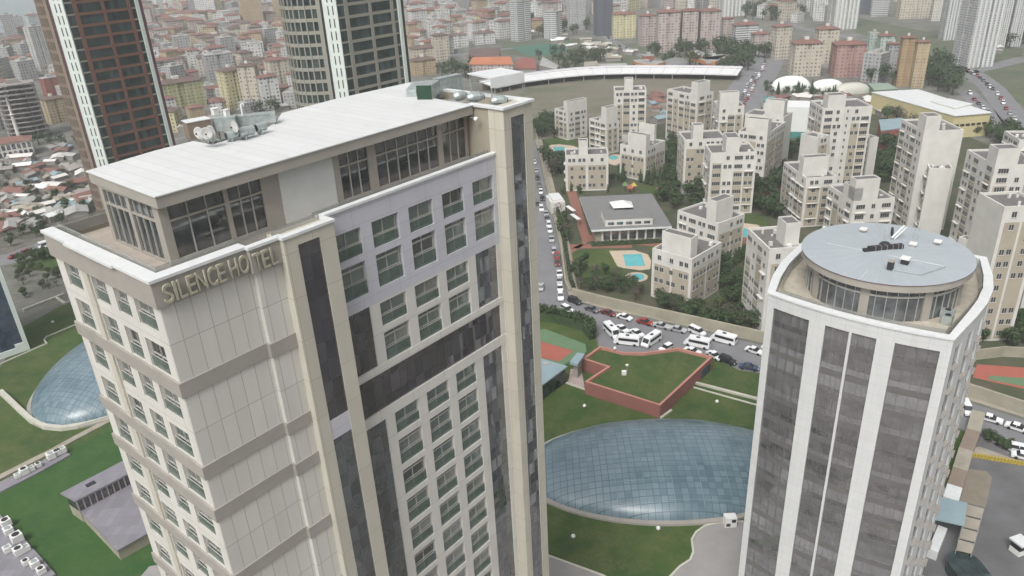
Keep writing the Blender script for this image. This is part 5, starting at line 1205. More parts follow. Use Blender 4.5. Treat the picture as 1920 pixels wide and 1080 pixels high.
# ================================================================== FAR CITY
def inpoly(x,y,poly):
    c=False; j=len(poly)-1
    for i in range(len(poly)):
        (xi,yi),(xj,yj)=poly[i],poly[j]
        if (yi>y)!=(yj>y) and x<(xj-xi)*(y-yi)/(yj-yi)+xi: c=not c
        j=i
    return c
F=dict(
 cream=facade('facade_cream',(0.50,0.46,0.38),(0.13,0.13,0.13),2.4,2.3,.45,.45),
 pink=facade('facade_pink',(0.45,0.39,0.36),(0.14,0.12,0.12),2.6,2.0,.5,.5,stripe=(0.40,0.34,0.31)),
 pinkred=facade('facade_rose',(0.40,0.26,0.235),(0.17,0.12,0.12),2.6,2.1,.45,.5,stripe=(0.34,0.19,0.17)),
 white=facade('facade_white',(0.56,0.56,0.54),(0.12,0.13,0.14),2.3,2.2,.5,.45),
 grey=facade('facade_grey',(0.36,0.36,0.36),(0.11,0.12,0.13),2.2,2.1,.5,.5),
 yellow=facade('facade_yellow',(0.50,0.46,0.27),(0.16,0.15,0.12),2.6,2.1,.42,.45,stripe=(0.54,0.51,0.36)),
 olive=facade('facade_olive',(0.36,0.36,0.20),(0.17,0.18,0.13),2.6,2.1,.5,.5,stripe=(0.40,0.40,0.25)),
 tan=facade('facade_tan',(0.42,0.34,0.22),(0.16,0.13,0.10),1.9,1.7,.5,.45,curtained=.35),
 orange=facade('facade_orange_brown',(0.34,0.27,0.15),(0.17,0.13,0.08),2.0,1.6,.5,.45,curtained=.4,stripe=(0.33,0.21,0.13)),
 rise=facade('facade_highrise',(0.46,0.46,0.43),(0.15,0.16,0.17),1.6,1.5,.5,.55,stripe=(0.55,0.55,0.52)),
 rise2=facade('facade_highrise_grey',(0.40,0.41,0.41),(0.13,0.14,0.16),1.5,1.5,.55,.55,stripe=(0.50,0.51,0.50),band=(0.46,0.46,0.45)),
 striped=facade('facade_striped',(0.56,0.57,0.56),(0.12,0.13,0.14),60,1.7,.99,.45,curtained=0),
 darkf=facade('facade_dark',(0.12,0.13,0.16),(0.07,0.08,0.10),1.5,1.6,.6,.6,curtained=.1),
 tealf=facade('facade_mint',(0.40,0.48,0.43),(0.16,0.19,0.19),2.2,2.0,.5,.5),
)
ROOF=dict(red='tilered',brown='tilebrown',orange='tileorange',pale='roofpale',white='coping')
FARPX=[]
def roof_on(mb,x0,x1,y0,y1,z,kind,hr):
    mt=M[ROOF[kind]]
    if kind in('pale','white'):
        mb.box(x0-.1,x1+.1,y0-.1,y1+.1,z,z+.5,mt); cx=(x0+x1)/2; cy=(y0+y1)/2; mb.box(cx-(x1-x0)*.15,cx+(x1-x0)*.2,cy-(y1-y0)*.2,cy+(y1-y0)*.15,z+.5,z+2.3,mt); return
    x0-=.7;x1+=.7;y0-=.7;y1+=.7
    if x1-x0>y1-y0: k=(y1-y0)/2; a=(x0+k,(y0+y1)/2,z+hr); b=(x1-k,(y0+y1)/2,z+hr)
    else: k=(x1-x0)/2; a=((x0+x1)/2,y0+k,z+hr); b=((x0+x1)/2,y1-k,z+hr)
    c=[(x0,y0,z),(x1,y0,z),(x1,y1,z),(x0,y1,z)]
    if x1-x0>y1-y0: fs=[(c[0],c[1],b,a),(c[1],c[2],b),(c[2],c[3],a,b),(c[3],c[0],a)]
    else: fs=[(c[0],c[1],a),(c[1],c[2],b,a),(c[2],c[3],b),(c[3],c[0],a,b)]
    for f in fs: mb.face(f,mt)
    mb.face(c[::-1],mt)
def far(label,xl,xr,yt,yb,fac,roof,yaw=.5,ratio=.8,cat='apartment block',name='apartment_building',group=None,fins=0,asp=None,notch=True):
    g=at((xl+xr)/2,yb); A_=at(xl,yb); B_=at(xr,yb); app=(B_-A_).length; h=height_at(g,yt); 
    view=math.atan2(g.y,g.x)-math.pi/2
    W=app/(math.cos(abs(yaw))+ratio*math.sin(abs(yaw))); D=W*ratio
    rz=view+yaw
    ctr=Vector((g.x,g.y,0))+Vector((-math.sin(view),math.cos(view),0))*(W*math.sin(abs(yaw))+D*math.cos(yaw))/2
    t=thing(name,label,cat,ctr,rz,group)
    hr=0 if roof in('pale','white') else min(2.2,W*.14)
    z=h-hr if hr else h-.5
    mb=MB(); fm=F[fac] if isinstance(fac,str) else fac
    if notch:   # recessed slots in the plan give the block its vertical lines
        w2,d2=W/2,D/2; s=min(1.0,W*.06)
        pl=[(-w2,-d2),(-w2*.15,-d2),(-w2*.15,-d2+s),(w2*.15,-d2+s),(w2*.15,-d2),(w2,-d2),(w2,-d2*.15),(w2-s,-d2*.15),(w2-s,d2*.15),(w2,d2*.15),(w2,d2),(-w2,d2),(-w2,d2*.15),(-w2+s,d2*.15),(-w2+s,-d2*.15),(-w2,-d2*.15)]
        mb.prism(pl,0,z,fm,M['roofpale'],False)
    else: mb.box(-W/2,W/2,-D/2,D/2,0,z,fm,M['roofpale'],False)
    mb.build('wall',t)
    for i in range(fins):
        mb=MB(); x=-W/2+W*(i+.5)/fins; mb.box(x-W*.035,x+W*.035,-D/2-.5,-D/2,0,z+.8,M['whitewall']); mb.build('pilaster',t)
    mb=MB(); roof_on(mb,-W/2,W/2,-D/2,D/2,z,roof,max(hr,.8)); mb.build('roof',t)
    mb=MB(); mb.box(-W*.1,W*.05,-D*.1,D*.1,z+max(hr,.4)*.5,z+max(hr,.4)+1.2,M['wwall']); mb.build('roof_hut',t)
    FOOT.append((ctr.x,ctr.y,max(W,D)*.6)); FARPX.append((xl-3,xr+3,yt+5,yb+2,ctr.x,ctr.y,max(W,D)*.65))
    return t
L_=[
('row of olive-green flats with brown roofs behind the hotel roof',305,383,150,206,'olive','brown',.25,.5),
('yellow block with a brown roof just above the rooftop brown hut',296,345,205,250,'yellow','brown',-.4,.9),
('pale yellow tower with dark windows behind the satellite dishes',423,467,128,207,'yellow','brown',.45,.8),
('yellow-beige tower right of the pale yellow tower',462,496,120,206,'cream','brown',-.3,.8),
('grey-white striped tower left of the grey twin tower',493,528,140,206,'white','red',.2,.8),
('balconied white-grey block with a red roof right of the red tower',283,332,110,162,'striped','red',.3,.8),
('grey-green block with vertical white piers behind the olive flats',392,440,102,150,'grey','pale',.2,.7),
('cream slab in the middle of the hazy quarter above the hotel',380,440,65,95,'cream','brown',.3,.5),
('white vertical-striped block in the haze right of the red tower',420,470,20,52,'white','pale',.3,.6),
('orange-yellow block beside the grey tower edge',505,545,108,158,'cream','red',.35,.8),
('pale slab tower standing left of the red-brown tower',74,100,50,135,'rise','pale',.4,.8),
('brick-red block at the left of the red-brown tower',88,116,146,182,M['brick'],'pale',.3,.8),
('beige block under the brick-red block beside the red tower',94,128,182,232,'tan','brown',.3,.9),
('grey concrete office block at the left edge of the photo',-14,22,200,246,'grey','pale',.3,.7),
('cream tower with a brown top behind the right end of the hotel roof',813,843,63,116,'cream','brown',.35,.9),
('yellow-cream block with a red-brown roof beside the grey tower',770,820,86,118,'cream','brown',.3,.7),
('lower cream block in front, right of the grey tower',772,818,108,142,'tan','brown',.3,.6),
('white double block above the smoke',846,878,62,90,'white','brown',.2,.7),
('white block left of the twin-tone tower cluster',888,928,58,84,'white','brown',.2,.6),
('tall white and dark striped tower left of the others',960,996,2,78,'striped','pale',.7,.6),
('short white and dark tower second from left in the striped group',1021,1054,22,74,'striped','pale',-.6,.7),
('tall dark-windowed white tower cut by the top edge',1063,1097,-30,57,'rise2','pale',.3,.8),
('dark slab tower with white balconies cut by the top edge',1113,1148,-45,68,'darkf','pale',.3,.9),
('yellow chequered block in front of the rose towers',1147,1191,22,72,'yellow','red',.15,.6),
('narrow pinkish block right of the yellow chequered one',1196,1230,26,86,'pink','red',.3,.9),
('largest pink-cream tower of the row behind the orange school',1228,1273,18,99,'pink','red',.15,.8),
('second pink-cream tower of the row behind the orange school',1273,1306,16,96,'pink','red',.15,1),
('third pink-cream tower of the row behind the orange school',1305,1348,16,94,'pink','red',.2,.9),
('pale high-rise cut by the top edge behind the pink row',1342,1396,-30,32,'rise','pale',.4,.7),
('pink block behind the trees right of the pink row',1350,1374,32,82,'pink','red',.2,1),
('white block with striped balconies right of the pink row',1370,1420,42,86,'striped','red',.3,.6),
('low pink block with a deep red roof by the boulevard bend',1405,1442,60,98,'pink','red',.35,.8),
('cream tower right of the boulevard bend',1440,1480,46,112,'cream','red',.45,.9),
('cream tower with vertical stripes above the white bubble domes',1474,1537,76,145,'cream','red',.3,.8),
('cream tower behind, between the striped and the rose tower',1520,1567,50,120,'cream','red',.3,.8),
('rose-red tower with a red roof above the bubble domes',1550,1618,78,146,'pinkred','red',.3,.8),
('mint-green narrow tower right of the rose-red tower',1618,1640,62,124,'tealf','pale',.3,1.2),
('mint and white tower behind the brown-gold twin',1636,1668,64,130,'tealf','red',.3,1),
('grey tower touching the brown-gold twin tower',1652,1680,80,146,'grey','red',.3,1),
('left half of the brown-gold twin tower with a red roof',1674,1703,68,163,'orange','red',.25,1),
('right half of the brown-gold twin tower, more olive',1702,1730,76,166,'tan','red',.25,1),
('tall grey high-rise in the middle of the top edge, left of the field',1547,1606,-60,56,'rise','pale',.4,.8),
('narrow high-rise behind its bigger neighbour at the top edge',1516,1550,-50,34,'rise','pale',.3,.8),
('dark hazy block at the top edge above the green field',1604,1632,-20,27,'darkf','pale',.2,.6),
('white-striped hazy block at the top edge above the green field',1629,1664,-20,31,'striped','pale',.2,.6),
('broad hazy beige block at the top edge',1676,1742,-20,36,'cream','pale',.3,.5),
('hazy cream block at the top edge beside the great high-rises',1742,1762,-10,40,'cream','pale',.3,.7),
('left great high-rise with pale ribs at the top right',1757,1800,-90,76,'rise2','pale',.4,.8),
('front great high-rise, widest and nearest at the top right',1780,1860,-90,128,'rise2','pale',.62,.9),
('right great high-rise behind the front one',1852,1882,-90,92,'rise','pale',.4,.9),
('rearmost great high-rise near the top right corner',1878,1912,-90,88,'rise2','pale',.45,.9),
('pale block cut by the right edge near the top',1908,1950,-60,62,'rise','pale',.3,.8),
('low yellow block at the right edge beside the parking rows',1915,1960,66,112,'yellow','pale',.3,.8),
]
for r in L_:
    lab,xl,xr,yt,yb,fc,rf_,yaw,ra=r
    far(lab,xl,xr,yt,yb,fc,rf_,yaw,ra,fins=(6 if 'great' in lab or 'high-rise' in lab else 0))
rf2=random.Random(9)
for x0,x1,n_,where in ((262,530,14,'in the haze above the dense quarter, between the slender towers'),(-20,92,5,'in the haze left of the red-brown tower'),(770,955,9,'in the haze right of the grey tower'),(1180,1345,7,'in the haze behind the pink row'),(1400,1515,6,'in the haze above the boulevard bend'),(1665,1760,4,'in the haze beside the great high-rises')):
    for k in range(n_):
        x=x0+(x1-x0)*(k+rf2.random()*.7)/n_; yb=rf2.uniform(8,42) if x<960 else rf2.uniform(-5,18); w_=rf2.uniform(9,19); hh=rf2.uniform(14,34)
        if x<92: yb+=38
        fc_=rf2.choice(['white','cream','rise','grey','rise2','pink']); nmc={'white':'white','cream':'cream','rise':'pale','grey':'grey','rise2':'pale grey','pink':'pinkish'}[fc_]
        far('hazy %s tower block %s'%(nmc,where),x,x+w_,yb-hh,yb,fc_,rf2.choice(['pale','red','pale']),rf2.uniform(.2,.6),.8,group='hazy %s tower blocks %s'%(nmc,where))
# long orange-roofed hall and others
def slab(name,label,cat,px_,z,wall,roof,gable=0,over=.4,parts=None,flat=True):
    o=at(*px_[0],z); o=Vector((o.x,o.y,0)); t=thing(name,label,cat,o); P=px_poly(px_,z,o); c=sum(P,Vector())/len(P)
    mb=MB(); mb.prism(P,0,z-.02,wall,roof,False); mb.build('wall',t)
    mb=MB()
    if gable and len(P)==4:
        m1=(P[0]+P[3])/2+Vector((0,0,gable)); m2=(P[1]+P[2])/2+Vector((0,0,gable)); E_=[c+(v-c)*1.04 for v in P]
        f=lambda v:(v.x,v.y,z)
        mb.face([f(E_[0]),f(E_[1]),m2,m1],roof); mb.face([f(E_[2]),f(E_[3]),m1,m2],roof); mb.face([f(E_[1]),f(E_[2]),m2],wall); mb.face([f(E_[3]),f(E_[0]),m1],wall)
    else: mb.prism([c+(v-c)*1.02 for v in P],z,z+.35,roof)
    mb.build('roof',t); FOOT.append((c.x+o.x,c.y+o.y,max((v-c).length for v in P)*.8)); return t,P,o
slab('school_hall','pink-walled hall with a long orange tiled roof behind the hotel roof','hall building',[(880,121),(962,121),(952,107),(893,110)],8,F['pink'],M['tileorange'],3)
slab('brown_hall','long cream hall with a brown roof behind the orange-roofed hall','hall building',[(878,107),(935,106),(938,88),(884,92)],8,F['cream'],M['tilebrown'],2)
slab('warehouse','rust-red flat warehouse right of the orange-roofed hall','warehouse',[(966,129),(1006,129),(1002,110),(970,110)],4,M['concrete'],M['brick'])
slab('warehouse','long grey ribbed shed just left of the white curved canopy','warehouse',[(1012,122),(1042,130),(1050,124),(1018,107)],4,M['concrete'],M['roofpale'],1)
slab('warehouse','dark grey shed roofs behind the plant on the hotel roof','warehouse',[(920,152),(985,150),(978,136),(925,140)],4,M['concrete'],M['clubroof'],1)
slab('warehouse','low rust-red shed beside the white canopy','warehouse',[(1028,142),(1052,144),(1048,133),(1022,133)],3,M['concrete'],M['brick'],1)
slab('warehouse','pale ribbed warehouse in front of the left orange school building','warehouse',[(1128,130),(1180,129),(1168,119),(1122,120)],3.5,M['wwall'],M['roofpale'],2)
slab('warehouse','small cream shed left of the ribbed warehouse','warehouse',[(1096,125),(1122,123),(1119,115),(1095,117)],3,M['wwall'],M['sidewalk'])
slab('factory_hall','large factory hall with white ribbed roof and cream yellow walls','factory hall',[(1789,218),(1858,212),(1722,169),(1635,174)],10,M['hallwall'],M['hallroof'])
t,P,o=slab('roof_annex','raised white roof section on the right side of the factory hall','roof section',[(1790,204),(1824,196),(1780,186),(1745,190)],10.6,M['hallwall'],M['hallroof'])
a,b=[at(*q,10)-Vector((0,0,10)) for q in ((1789,218),(1858,212))]
for i in range(6):
    mb=MB(); dv=(b-a); nn=Vector((dv.y,-dv.x,0)).normalized(); m_=a+dv*(.12+.15*i)+nn*.1; mb.obox((m_.x,m_.y),dv,dv.length*.11,.1,5.2,6.2,M['dark']); w_=mb.build('strip_window'); 
    fh_=[ob for ob in bpy.data.objects if ob.name=='factory_hall'][0]; w_.parent=fh_; w_.matrix_parent_inverse=Matrix.Translation(-fh_.location)
for (pts,z,wl_,rf_,lb) in (([(1459,252),(1512,252),(1517,201),(1461,197)],0,None,None,''),):
    o=at(1462,258); t=thing('sports_canvas','big bright white canvas hall behind the beige-sided block','canvas hall',o); A_=at(1462,258)-o; B_=at(1514,260)-o; dv=B_-A_; h=height_at(at(1487,258),200); nn=Vector((-dv.y,dv.x,0)).normalized()
    mb=MB(); q=[A_,B_,B_+nn*14,A_+nn*14]; mb.prism(q,3.0,h,M['bubble']); mb.build('canvas',t); mb=MB(); mb.prism([A_*.98+dv*.01,B_*.98,B_*.98+nn*13.6,A_*.98+nn*13.6],0,3.0,M['teal']); mb.build('base',t); FOOT.append(((o+dv/2).x,(o+dv/2).y,14))
slab('sheet_roof','blue-grey sheet roof with a red end wall left of the blank tall slab','shed',[(1652,246),(1700,240),(1692,222),(1648,226)],7,M['brick'],M['bluesheet'])
slab('red_shed','dark red shed between the two tall white slabs','shed',[(1652,262),(1690,262),(1690,250),(1652,252)],5,M['brick'],M['brick'])
slab('teal_shed','teal sheet shed beside the boulevard','shed',[(1432,192),(1458,192),(1452,181),(1430,184)],4,M['wwall'],M['teal'])
for (cx_,y0,a,b,h,mt,lb) in ((1481,164,40,17,8.0,'bubble','largest and leftmost white bubble dome'),(1549,164,34,12,6.0,'bubble','middle white bubble dome'),(1596,171,38,12,6.0,'bubble2','beige bubble dome at the right end')):
    g=at(cx_,y0+4); t=thing('bubble_dome',lb,'bubble dome',g,.05,'air-supported bubble domes'); A_=(at(cx_+a,y0)-at(cx_-a,y0)).length/2; B_=A_*.42
    mb=MB(); NU,NV=28,7
    def P(i,j):
        ph=2*math.pi*i/NU; th=j/NV*math.pi/2; s=lambda v:math.copysign(abs(v)**.7,v)
        return (A_*s(math.cos(ph))*math.cos(th)**.8,B_*s(math.sin(ph))*math.cos(th)**.8,h*math.sin(th))
    for i in range(NU):
        for j in range(NV): q=[P(i,j),P(i+1,j),P(i+1,j+1),P(i,j+1)]; mb.face(q if j<NV-1 else q[:3],M[mt])
    mb.build('membrane',t,smooth=True); FOOT.append((g.x,g.y,A_))
    mb=MB(); mb.prism([(A_*1.01*math.copysign(abs(math.cos(2*math.pi*i/28))**.7,math.cos(2*math.pi*i/28)),B_*1.01*math.copysign(abs(math.sin(2*math.pi*i/28))**.7,math.sin(2*math.pi*i/28))) for i in range(28)],0,.5,M['sidewalk'],None,False); mb.build('base_ring',t)
slab('green_shed','pale green low hall right of the beige bubble dome','hall building',[(1640,170),(1682,167),(1665,157),(1628,158)],4,M['tealf'] if 'tealf' in M else M['courtgreen'],plain('pale_green_sheet',(0.26,0.33,0.27),.7,.1,.1))
# long white curved canopy over the field
line=[(930,176),(985,164.5),(1030,158.5),(1059,155),(1095,151.5),(1133,149.5),(1192,148.5),(1260,149),(1320,150),(1382,152)]
P=pxs(line,0); o=P[0].copy(); t=thing('market_canopy','long gently curved white canopy roof along the far side of the brown field','canopy',o)
n=len(P); T=[]; 
for i in range(n):
    d=((P[min(i+1,n-1)]-P[max(i-1,0)])).normalized(); T.append(Vector((-d.y,d.x,0)))
mb=MB(); HF,HB,WD=4.0,5.5,17; s=0
for i in range(n-1):
    a,b=P[i]-o,P[i+1]-o; l=(b-a).length
    f=lambda p,nn,w_,z:(p.x+nn.x*w_,p.y+nn.y*w_,z)
    A_,B_=f(a,T[i],0,HF),f(b,T[i+1],0,HF); C_,D_=f(b,T[i+1],WD,HB),f(a,T[i],WD,HB)
    mb.face([A_,B_,C_,D_],M['canopyw'],[(s,0),(s+l,0),(s+l,WD),(s,WD)]); mb.face([(A_[0],A_[1],HF-.7),(B_[0],B_[1],HF-.7),B_,A_],M['coping']); mb.face([(D_[0],D_[1],HB-.5),(C_[0],C_[1],HB-.5),(B_[0],B_[1],HF-.7),(A_[0],A_[1],HF-.7)],M['greyband'])
    E_,F_=f(b,T[i+1],WD,HB+.8),f(a,T[i],WD,HB+.8); mb.face([D_,C_,E_,F_],M['lav']); mb.face([F_,E_,f(b,T[i+1],WD+5,HB-1),f(a,T[i],WD+5,HB-1)],M['canopyw']); s+=l
mb.build('roof',t)
mb=MB()
for i in range(n-1):
    a,b=P[i]-o+T[i]*14,P[i+1]-o+T[i+1]*14; mb.face([a,b,(b.x,b.y,HF+1.5),(a.x,a.y,HF+1.5)],M['brownclad'])
mb.build('back_wall',t)
k=0
for i in range(n-1):
    m=max(1,int((P[i+1]-P[i]).length/11))
    for j in range(m):
        p=P[i]+(P[i+1]-P[i])*j/m-o+T[i]*1.0; q=MB(); q.tube((p.x,p.y,0),(p.x,p.y,HF-.4),.3,M['greyband'],6); q.build('column',t)
# orange school pavilions
def arc_building(label,pxs_,z,w_,matw,roofm,name='school_building'):
    P=pxs(pxs_,0); o=Vector((P[0].x,P[0].y,0)); t=thing(name,label,'school',o); n=len(P); L=[];Q=[]
    for i in range(n):
        d=(P[min(i+1,n-1)]-P[max(i-1,0)]).normalized(); nn=Vector((-d.y,d.x,0)); L.append(P[i]-o); Q.append(P[i]-o+nn*w_)
    mb=MB(); mb.prism([(v.x,v.y) for v in L]+[(v.x,v.y) for v in Q[::-1]],0,z,matw,roofm,False); mb.build('wall',t)
    mb=MB()
    for i in range(n-1):
        a,b=L[i],L[i+1]; dv=b-a; nn=Vector((dv.y,-dv.x,0)).normalized(); m_=(a+b)/2+nn*.05; mb.obox((m_.x,m_.y),dv,dv.length*.8,.12,z*.35,z*.6,M['gdark'])
    mb.build('strip_window',t); c=sum(L,Vector())/n+o; FOOT.append((c.x,c.y,18)); return t
arc_building('curved orange school building on the left, low and bow-fronted',[(1186,126),(1194,131),(1210,134),(1232,134),(1247,129)],5,11,M['orange'],M['roofpale'])
arc_building('curved orange school building on the right with a yellow end',[(1308,126),(1322,132),(1340,132),(1356,126),(1365,118)],6,11,M['orange'],M['roofpale'])
arc_building('narrow orange school wing running back to the left',[(1288,108),(1298,113),(1312,118),(1318,122)],5,8,M['orange'],M['roofpale'])
far('brick-red block at the centre of the right orange school',1320,1342,102,118,M['brick'],'pale',.2,.8,'school','school_block',notch=False)
far('dark brick stair tower at the front of the right orange school',1321,1334,118,135,M['brick'],'pale',.3,.9,'school','school_block',notch=False)
far('brick-red block on top of the left orange school',1203,1226,104,122,M['brick'],'pale',.2,.8,'school','school_block',notch=False)
g=at(1270,127); t=thing('domed_hall','low grey domed hall between the two orange school buildings','hall building',g); A_=(at(1296,124)-at(1244,124)).length/2
mb=MB()
for k in range(5):
    z0,z1=2+4*math.sin(k*.314),2+4*math.sin((k+1)*.314); mb.tube((0,A_*.5,z0),(0,A_*.5,z1),max(A_*math.cos(k*.314),.2),M['clubroof'],24,max(A_*math.cos((k+1)*.314),.2),cap=False)
mb.build('roof',t); mb=MB(); mb.tube((0,A_*.5,0),(0,A_*.5,2),A_*.95,M['concrete'],24); mb.build('wall',t); FOOT.append((g.x,g.y+A_/2,A_))
# unfinished concrete frame
g=at(58,262); t=thing('concrete_frame','unfinished grey concrete frame building with bare floor slabs at the left','building shell',g,.55); W_=(at(98,262)-at(18,262)).length*.72; h=height_at(g,158); nfl=12
for k in range(nfl):
    z=h*(k+1)/nfl; mb=MB(); mb.prism([(-W_/2,0),(W_*.1,-2.5),(W_/2,0),(W_/2,W_*.6),(-W_/2,W_*.6)],z-.45,z,M['concrete']); mb.build('floor_slab',t)
for i in range(5):
    for j in range(3):
        mb=MB(); mb.box(-W_*.45+W_*.9*i/4-.3,-W_*.45+W_*.9*i/4+.3,1+W_*.25*j-.3,1+W_*.25*j+.3,0,h-.4,M['concrete']); mb.build('column',t)
mb=MB(); mb.box(-W_*.15,W_*.15,W_*.2,W_*.4,0,h+2,M['concrete']); mb.build('lift_core',t); FOOT.append((g.x,g.y+W_*.3,W_*.7)); FARPX.append((15,100,160,262,g.x,g.y+W_*.3,W_*.7))
# mosque with minaret
g=at(18,298); t=thing('mosque','pale arcaded mosque building at the left edge','mosque',g,.5); W_=(at(62,298)-at(-30,298)).length*.8; 
mb=MB(); mb.box(-W_/2,W_/2,0,W_*.5,0,8,M['wwall'],M['tilered']); mb.build('wall',t)
for k in range(2):
    for i in range(10):
        x=-W_/2+W_*(i+.5)/10; z=.8+3.6*k; mb=MB(); mb.prism([(x-.8,-.06),(x+.8,-.06),(x+.8,.02),(x-.8,.02)],z,z+2.0,M['gdark']); mb.tube((x,-.07,z+2.0),(x,.02,z+2.0),.8,M['gdark'],12); mb.build('arch',t)
mb=MB(); roof_on(mb,-W_/2,W_/2,0,W_*.5,8,'red',2.0); mb.build('roof',t); FOOT.append((g.x,g.y+8,W_*.6))
g=at(42,276); t=thing('minaret','slender pale minaret standing beside the mosque','minaret',g); h=height_at(g,178)
mb=MB(); mb.tube((0,0,0),(0,0,h*.62),1.1,M['wwall'],10,.8); mb.tube((0,0,h*.62),(0,0,h*.82),.6,M['wwall'],10,.55); mb.build('shaft',t); mb=MB(); mb.tube((0,0,h*.60),(0,0,h*.635),.9,M['wwall'],10,1.5); mb.build('balcony',t); mb=MB(); mb.tube((0,0,h*.82),(0,0,h),.7,M['greyband'],10,.05); mb.build('cone',t)
# ------- scattered city quarters
ZONES=[('left of the red-brown tower',[(-200,95),(40,84),(75,70),(76,150),(20,160),(14,260),(-200,300)],.9),
('behind the red-brown tower',[(95,30),(130,30),(140,240),(100,250)],.8),
('between the two slender towers',[(262,30),(330,14),(545,8),(560,205),(490,210),(300,255),(262,200)],1.0),
('right of the grey tower',[(762,-12),(960,-12),(958,60),(935,86),(880,86),(835,108),(765,108)],1.0),
('behind the striped towers',[(960,-25),(1345,-35),(1350,25),(1200,18),(1060,60),(1000,62),(962,40)],.8),
('at the top, right of the pink row',[(1345,-40),(1520,-45),(1545,45),(1470,45),(1400,30),(1350,30)],.8),
('in the haze at the top right corner',[(1600,-60),(2000,-80),(2000,-5),(1760,-5),(1604,2)],.7),
('behind the bubble domes',[(1440,120),(1500,100),(1560,100),(1640,140),(1700,168),(1600,158),(1440,150)],.35)]
HUES=[('cream','red','cream house with a red tiled roof'),('white','red','white house with a red tiled roof'),('pink','red','pinkish house with a red tiled roof'),('grey','pale','grey flat-roofed house'),('white','pale','white flat-roofed house'),('cream','brown','cream house with a brown roof'),('pink','brown','pinkish house with a brown roof'),('tan','red','tan house with a red roof'),('yellow','red','yellow house with a red roof')]
cand=[]
rnd=random.Random(5)
gy=360.0
while gy<2400:
    step=13+gy*.011; gx=-gy*.85-120
    while gx<gy*.8+150:
        x=gx+rnd.uniform(-.25,.25)*step; y=gy+rnd.uniform(-.25,.25)*step; gx+=step
        p=proj((x,y,0))
        if p[0]<-60 or p[0]>1990 or p[1]<-55: continue
        zi=None
        for k,(nm_,pl,dn) in enumerate(ZONES):
            if inpoly(p[0],p[1],pl): zi=k; break
        if zi is None:
            continue
        if rnd.random()>ZONES[zi][2]*.93: continue
        if any((x-fx)**2+(y-fy)**2<(fr+step*.35)**2 for fx,fy,fr in FOOT): continue
        cand.append((x,y,step,zi))
    gy+=step*.9
cand.sort(key=lambda c:math.hypot(c[0],c[1]))
print('city candidates',len(cand))
HP={}
def house_mesh(hue,v):
    if (hue,v) in HP: return HP[hue,v]
    f,r,_=HUES[hue]; rr=random.Random(v*7+hue); W=rr.uniform(9,15); D=rr.uniform(8,11); h=rr.uniform(7,11)+(v==2)*5
    t=bpy.data.objects.new('city_house',None); COL.objects.link(t)
    mb=MB(); mb.box(-W/2,W/2,-D/2,D/2,0,h,F[f],M['roofpale'],False); mb.build('wall',t)
    mb=MB(); roof_on(mb,-W/2,W/2,-D/2,D/2,h,r,1.6); mb.build('roof',t)
    HP[hue,v]=t; return t
used=set()
stuff=MB()
for i,(x,y,step,zi) in enumerate(cand):
    hue=rnd.choices(range(9),[4,4,1,6,5,3,1,2,2])[0]; v=rnd.randint(0,2); s=step/19*rnd.uniform(.85,1.15)*.95; rz=rnd.gauss(.5,.25)+(math.pi/2 if rnd.random()<.5 else 0); 
    if y>900: s*=1.15
    if i<285:
        t=house_mesh(hue,v)
        if (hue,v) in used: t=copy_tree(t)
        used.add((hue,v)); t.location=(x,y,0); t.rotation_euler=(0,0,rz); t.scale=(s,s,s)
        sz=['small','mid-size','taller'][v]
        tag(t,'%s %s %s'%(sz,HUES[hue][2],ZONES[zi][0]),'house','%ss %s, %s'%(HUES[hue][2].replace(' house',' house'),ZONES[zi][0],sz))
    else:
        f,r,_=HUES[hue]; m=MB(); W=rnd.uniform(9,16)*s; D=rnd.uniform(8,12)*s; h=rnd.uniform(7,13)*s*(1.0 if rnd.random()<.9 else 2.6)
        m.box(-W/2,W/2,-D/2,D/2,0,h,F[f],M['roofpale'],False); roof_on(m,-W/2,W/2,-D/2,D/2,h,r,1.6*s)
        c,s_=math.cos(rz),math.sin(rz)
        base=len(stuff.v); stuff.v+=[(x+a*c-b*s_,y+a*s_+b*c,z_) for a,b,z_ in m.v]
        for fc_,mi_,uv_ in zip(m.f,m.m,m.uv): stuff.f.append(tuple(k+base for k in fc_)); stuff.m.append(stuff.mi(m.mats[mi_])); stuff.uv.append(uv_)
tag(stuff.build('distant_city'),kind='stuff')
for k,t in HP.items():
    if k not in used:
        for ch in list(t.children): bpy.data.objects.remove(ch)
        bpy.data.objects.remove(t)
